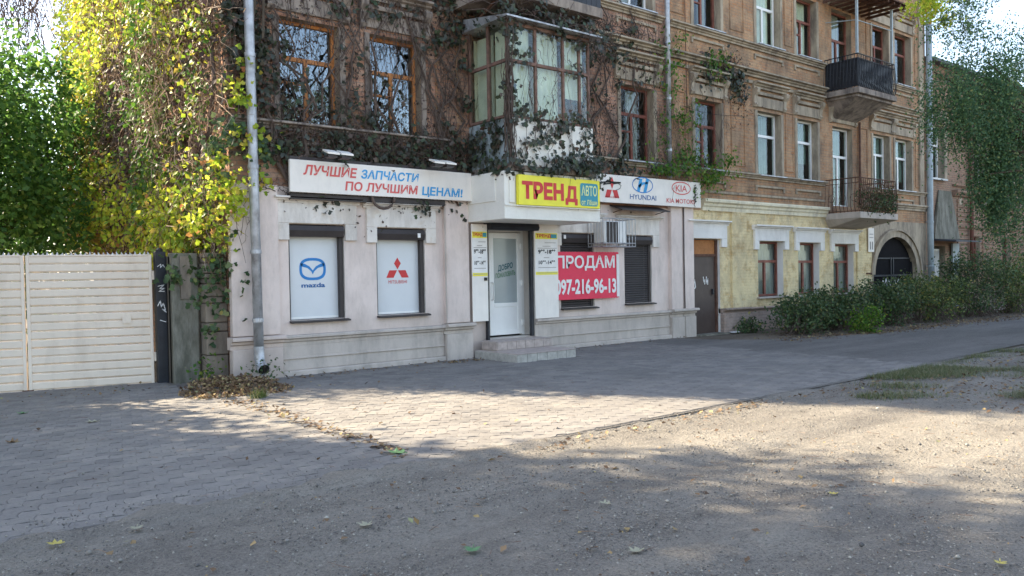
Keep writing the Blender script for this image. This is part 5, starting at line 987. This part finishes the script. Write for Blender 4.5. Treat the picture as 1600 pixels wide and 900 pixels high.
scat(90, 7.8, 8.6, 11.5, 11.9); scat(130, 4.9, 8.2, 11.6, 11.97); scat(90, 10.2, 15, 11.6, 11.97); scat(60, 3.2, 5.5, 10.5, 11.9); scat(140, .8, 8, 2.4, 5.5, .006); scat(60, .8, 8, 6, 11); scat(140, .9, 3.3, 12.0, 13.0, .012)
n = 1900; x = U(15.2, 28, n); parts.append(np.stack([x, np.where(x < 18, 9.65, 9.35)-(x-16)*.05+RNG.normal(size=n)*.28, np.full(n, .03)], 1))
n = 1500; x = U(9.4, 20, n); yy = U(2.6, 5.3, n); parts.append(np.stack([x, yy, np.full(n, .02)], 1)); y = U(5.3, 5.56, 200); parts.append(np.stack([U(4, 13, 200), y, np.full(200, .006)], 1))
litter('leaf_litter', np.concatenate(parts), .06)
n = 2600; x, y = U(.3, 12, n), U(1.4, 5.5, n); k = np.sin(x*1.1+y*1.9)+np.sin(x*2.7-y*2.2)+RNG.normal(size=n)*.7 > .3; litter('leaf_fragments', np.stack([x[k], y[k], np.full(k.sum(), .008)], 1), .024)
n = 500; P0 = np.stack([U(.5, 13, n), U(1.5, 5.5, n), np.full(n, .01)], 1); P0[:200, 0] = U(1, 8, 200); P0[:200, 1] = U(5.8, 11.8, 200); P0[:200, 2] = .024; a = U(0, 6.28, n); P1 = P0+np.stack([np.cos(a), np.sin(a), a*0+.03], 1)*U(.03, .14, n)[:, None]; stuff(bulk('fallen_twigs', *strands(P0, P1, .0025, segs=2, jit=.006), M['twig']))
def fallen(label, x, y, s, mat, ang, curl=.12, z=.022):
    T = np.array([(0, 0, .0), (-.25, -.12, .06), (-.55, .1, .1), (-.3, .3, .03), (-.6, .62, .12), (-.22, .62, .05), (0, 1.0, .16), (.22, .62, .05), (.6, .62, .14), (.3, .3, .03), (.55, .1, .1), (.25, -.12, .06), (0, .35, 0)])
    c, s_ = math.cos(ang), math.sin(ang); V = [(s*(p[0]*c-p[1]*s_), s*(p[0]*s_+p[1]*c), s*p[2]*(1+curl*8*abs(p[0]))) for p in T]; F = [(i, (i+1) % 12, 12) for i in range(12)]
    mm = MB(); mm.add(V, F); mm.tube([V[0], (V[0][0]+s*.4*s_, V[0][1]-s*.4*c, .01)], .003, 4); o = mm.build('fallen_leaf', M[mat]); o.location = (x, y, z); tag(o, label, 'leaf')
for a in (('large green lobed leaf lying on the seam between the paving and the gravel', 3.56, 6.04, .17, 'gleaf', .6, .1), ('green-grey lobed leaf on the gravel at the bottom centre', 2.63, 3.68, .11, 'gleaf', 2.4, .12), ('pale dry leaf on the gravel right of the bottom centre', 3.32, 3.02, .09, 'paleleaf', 1.2, .12),
          ('small yellow leaf on the gravel near the bottom centre', 2.9, 2.72, .07, 'yleaf', .3, .1), ('yellow leaf on the gravel at the bottom right corner', 4.62, 1.63, .07, 'yleaf', 2.0, .1), ('pale curled leaf in the middle of the gravel', 3.83, 3.77, .08, 'paleleaf', .2, .2),
          ('brown-yellow leaf at the lower left edge of the paving', .8, 5.42, .09, 'yleaf', 1.0, .15), ('dry pale leaf on the grey paving near the gate', 1.83, 9.77, .13, 'paleleaf', 1.4, .15), ('yellow-green leaf by the gate bolt', 1.31, 11.05, .13, 'gleaf', 2.1, .15), ('pale leaf where the paving meets the gravel at the left', 1.24, 5.44, .09, 'paleleaf', 2.8, .15),
          ('pale leaf left of the bottom centre of the gravel', 2.39, 4.49, .1, 'paleleaf', 1.9, .15), ('curled brown leaf standing up on the left paving', .99, 9.1, .12, 'litter', .9, .4), ('small yellowish leaf half way across the gravel to the right', 5.18, 2.87, .06, 'yleaf', .7, .12)):
    fallen(*a[:3], a[3]*.85, *a[4:6], a[6], .022 if a[2] > 5.6 else .012)
m = MB(); m.add([(16.4, 11.75, .03), (16.7, 11.7, .03), (16.75, 11.85, .05), (16.5, 11.9, .04)], [(0, 1, 2, 3)]); tag(m.build('paper_scrap', M['pale']), 'white scrap of paper on the ground by the brown door', 'litter')
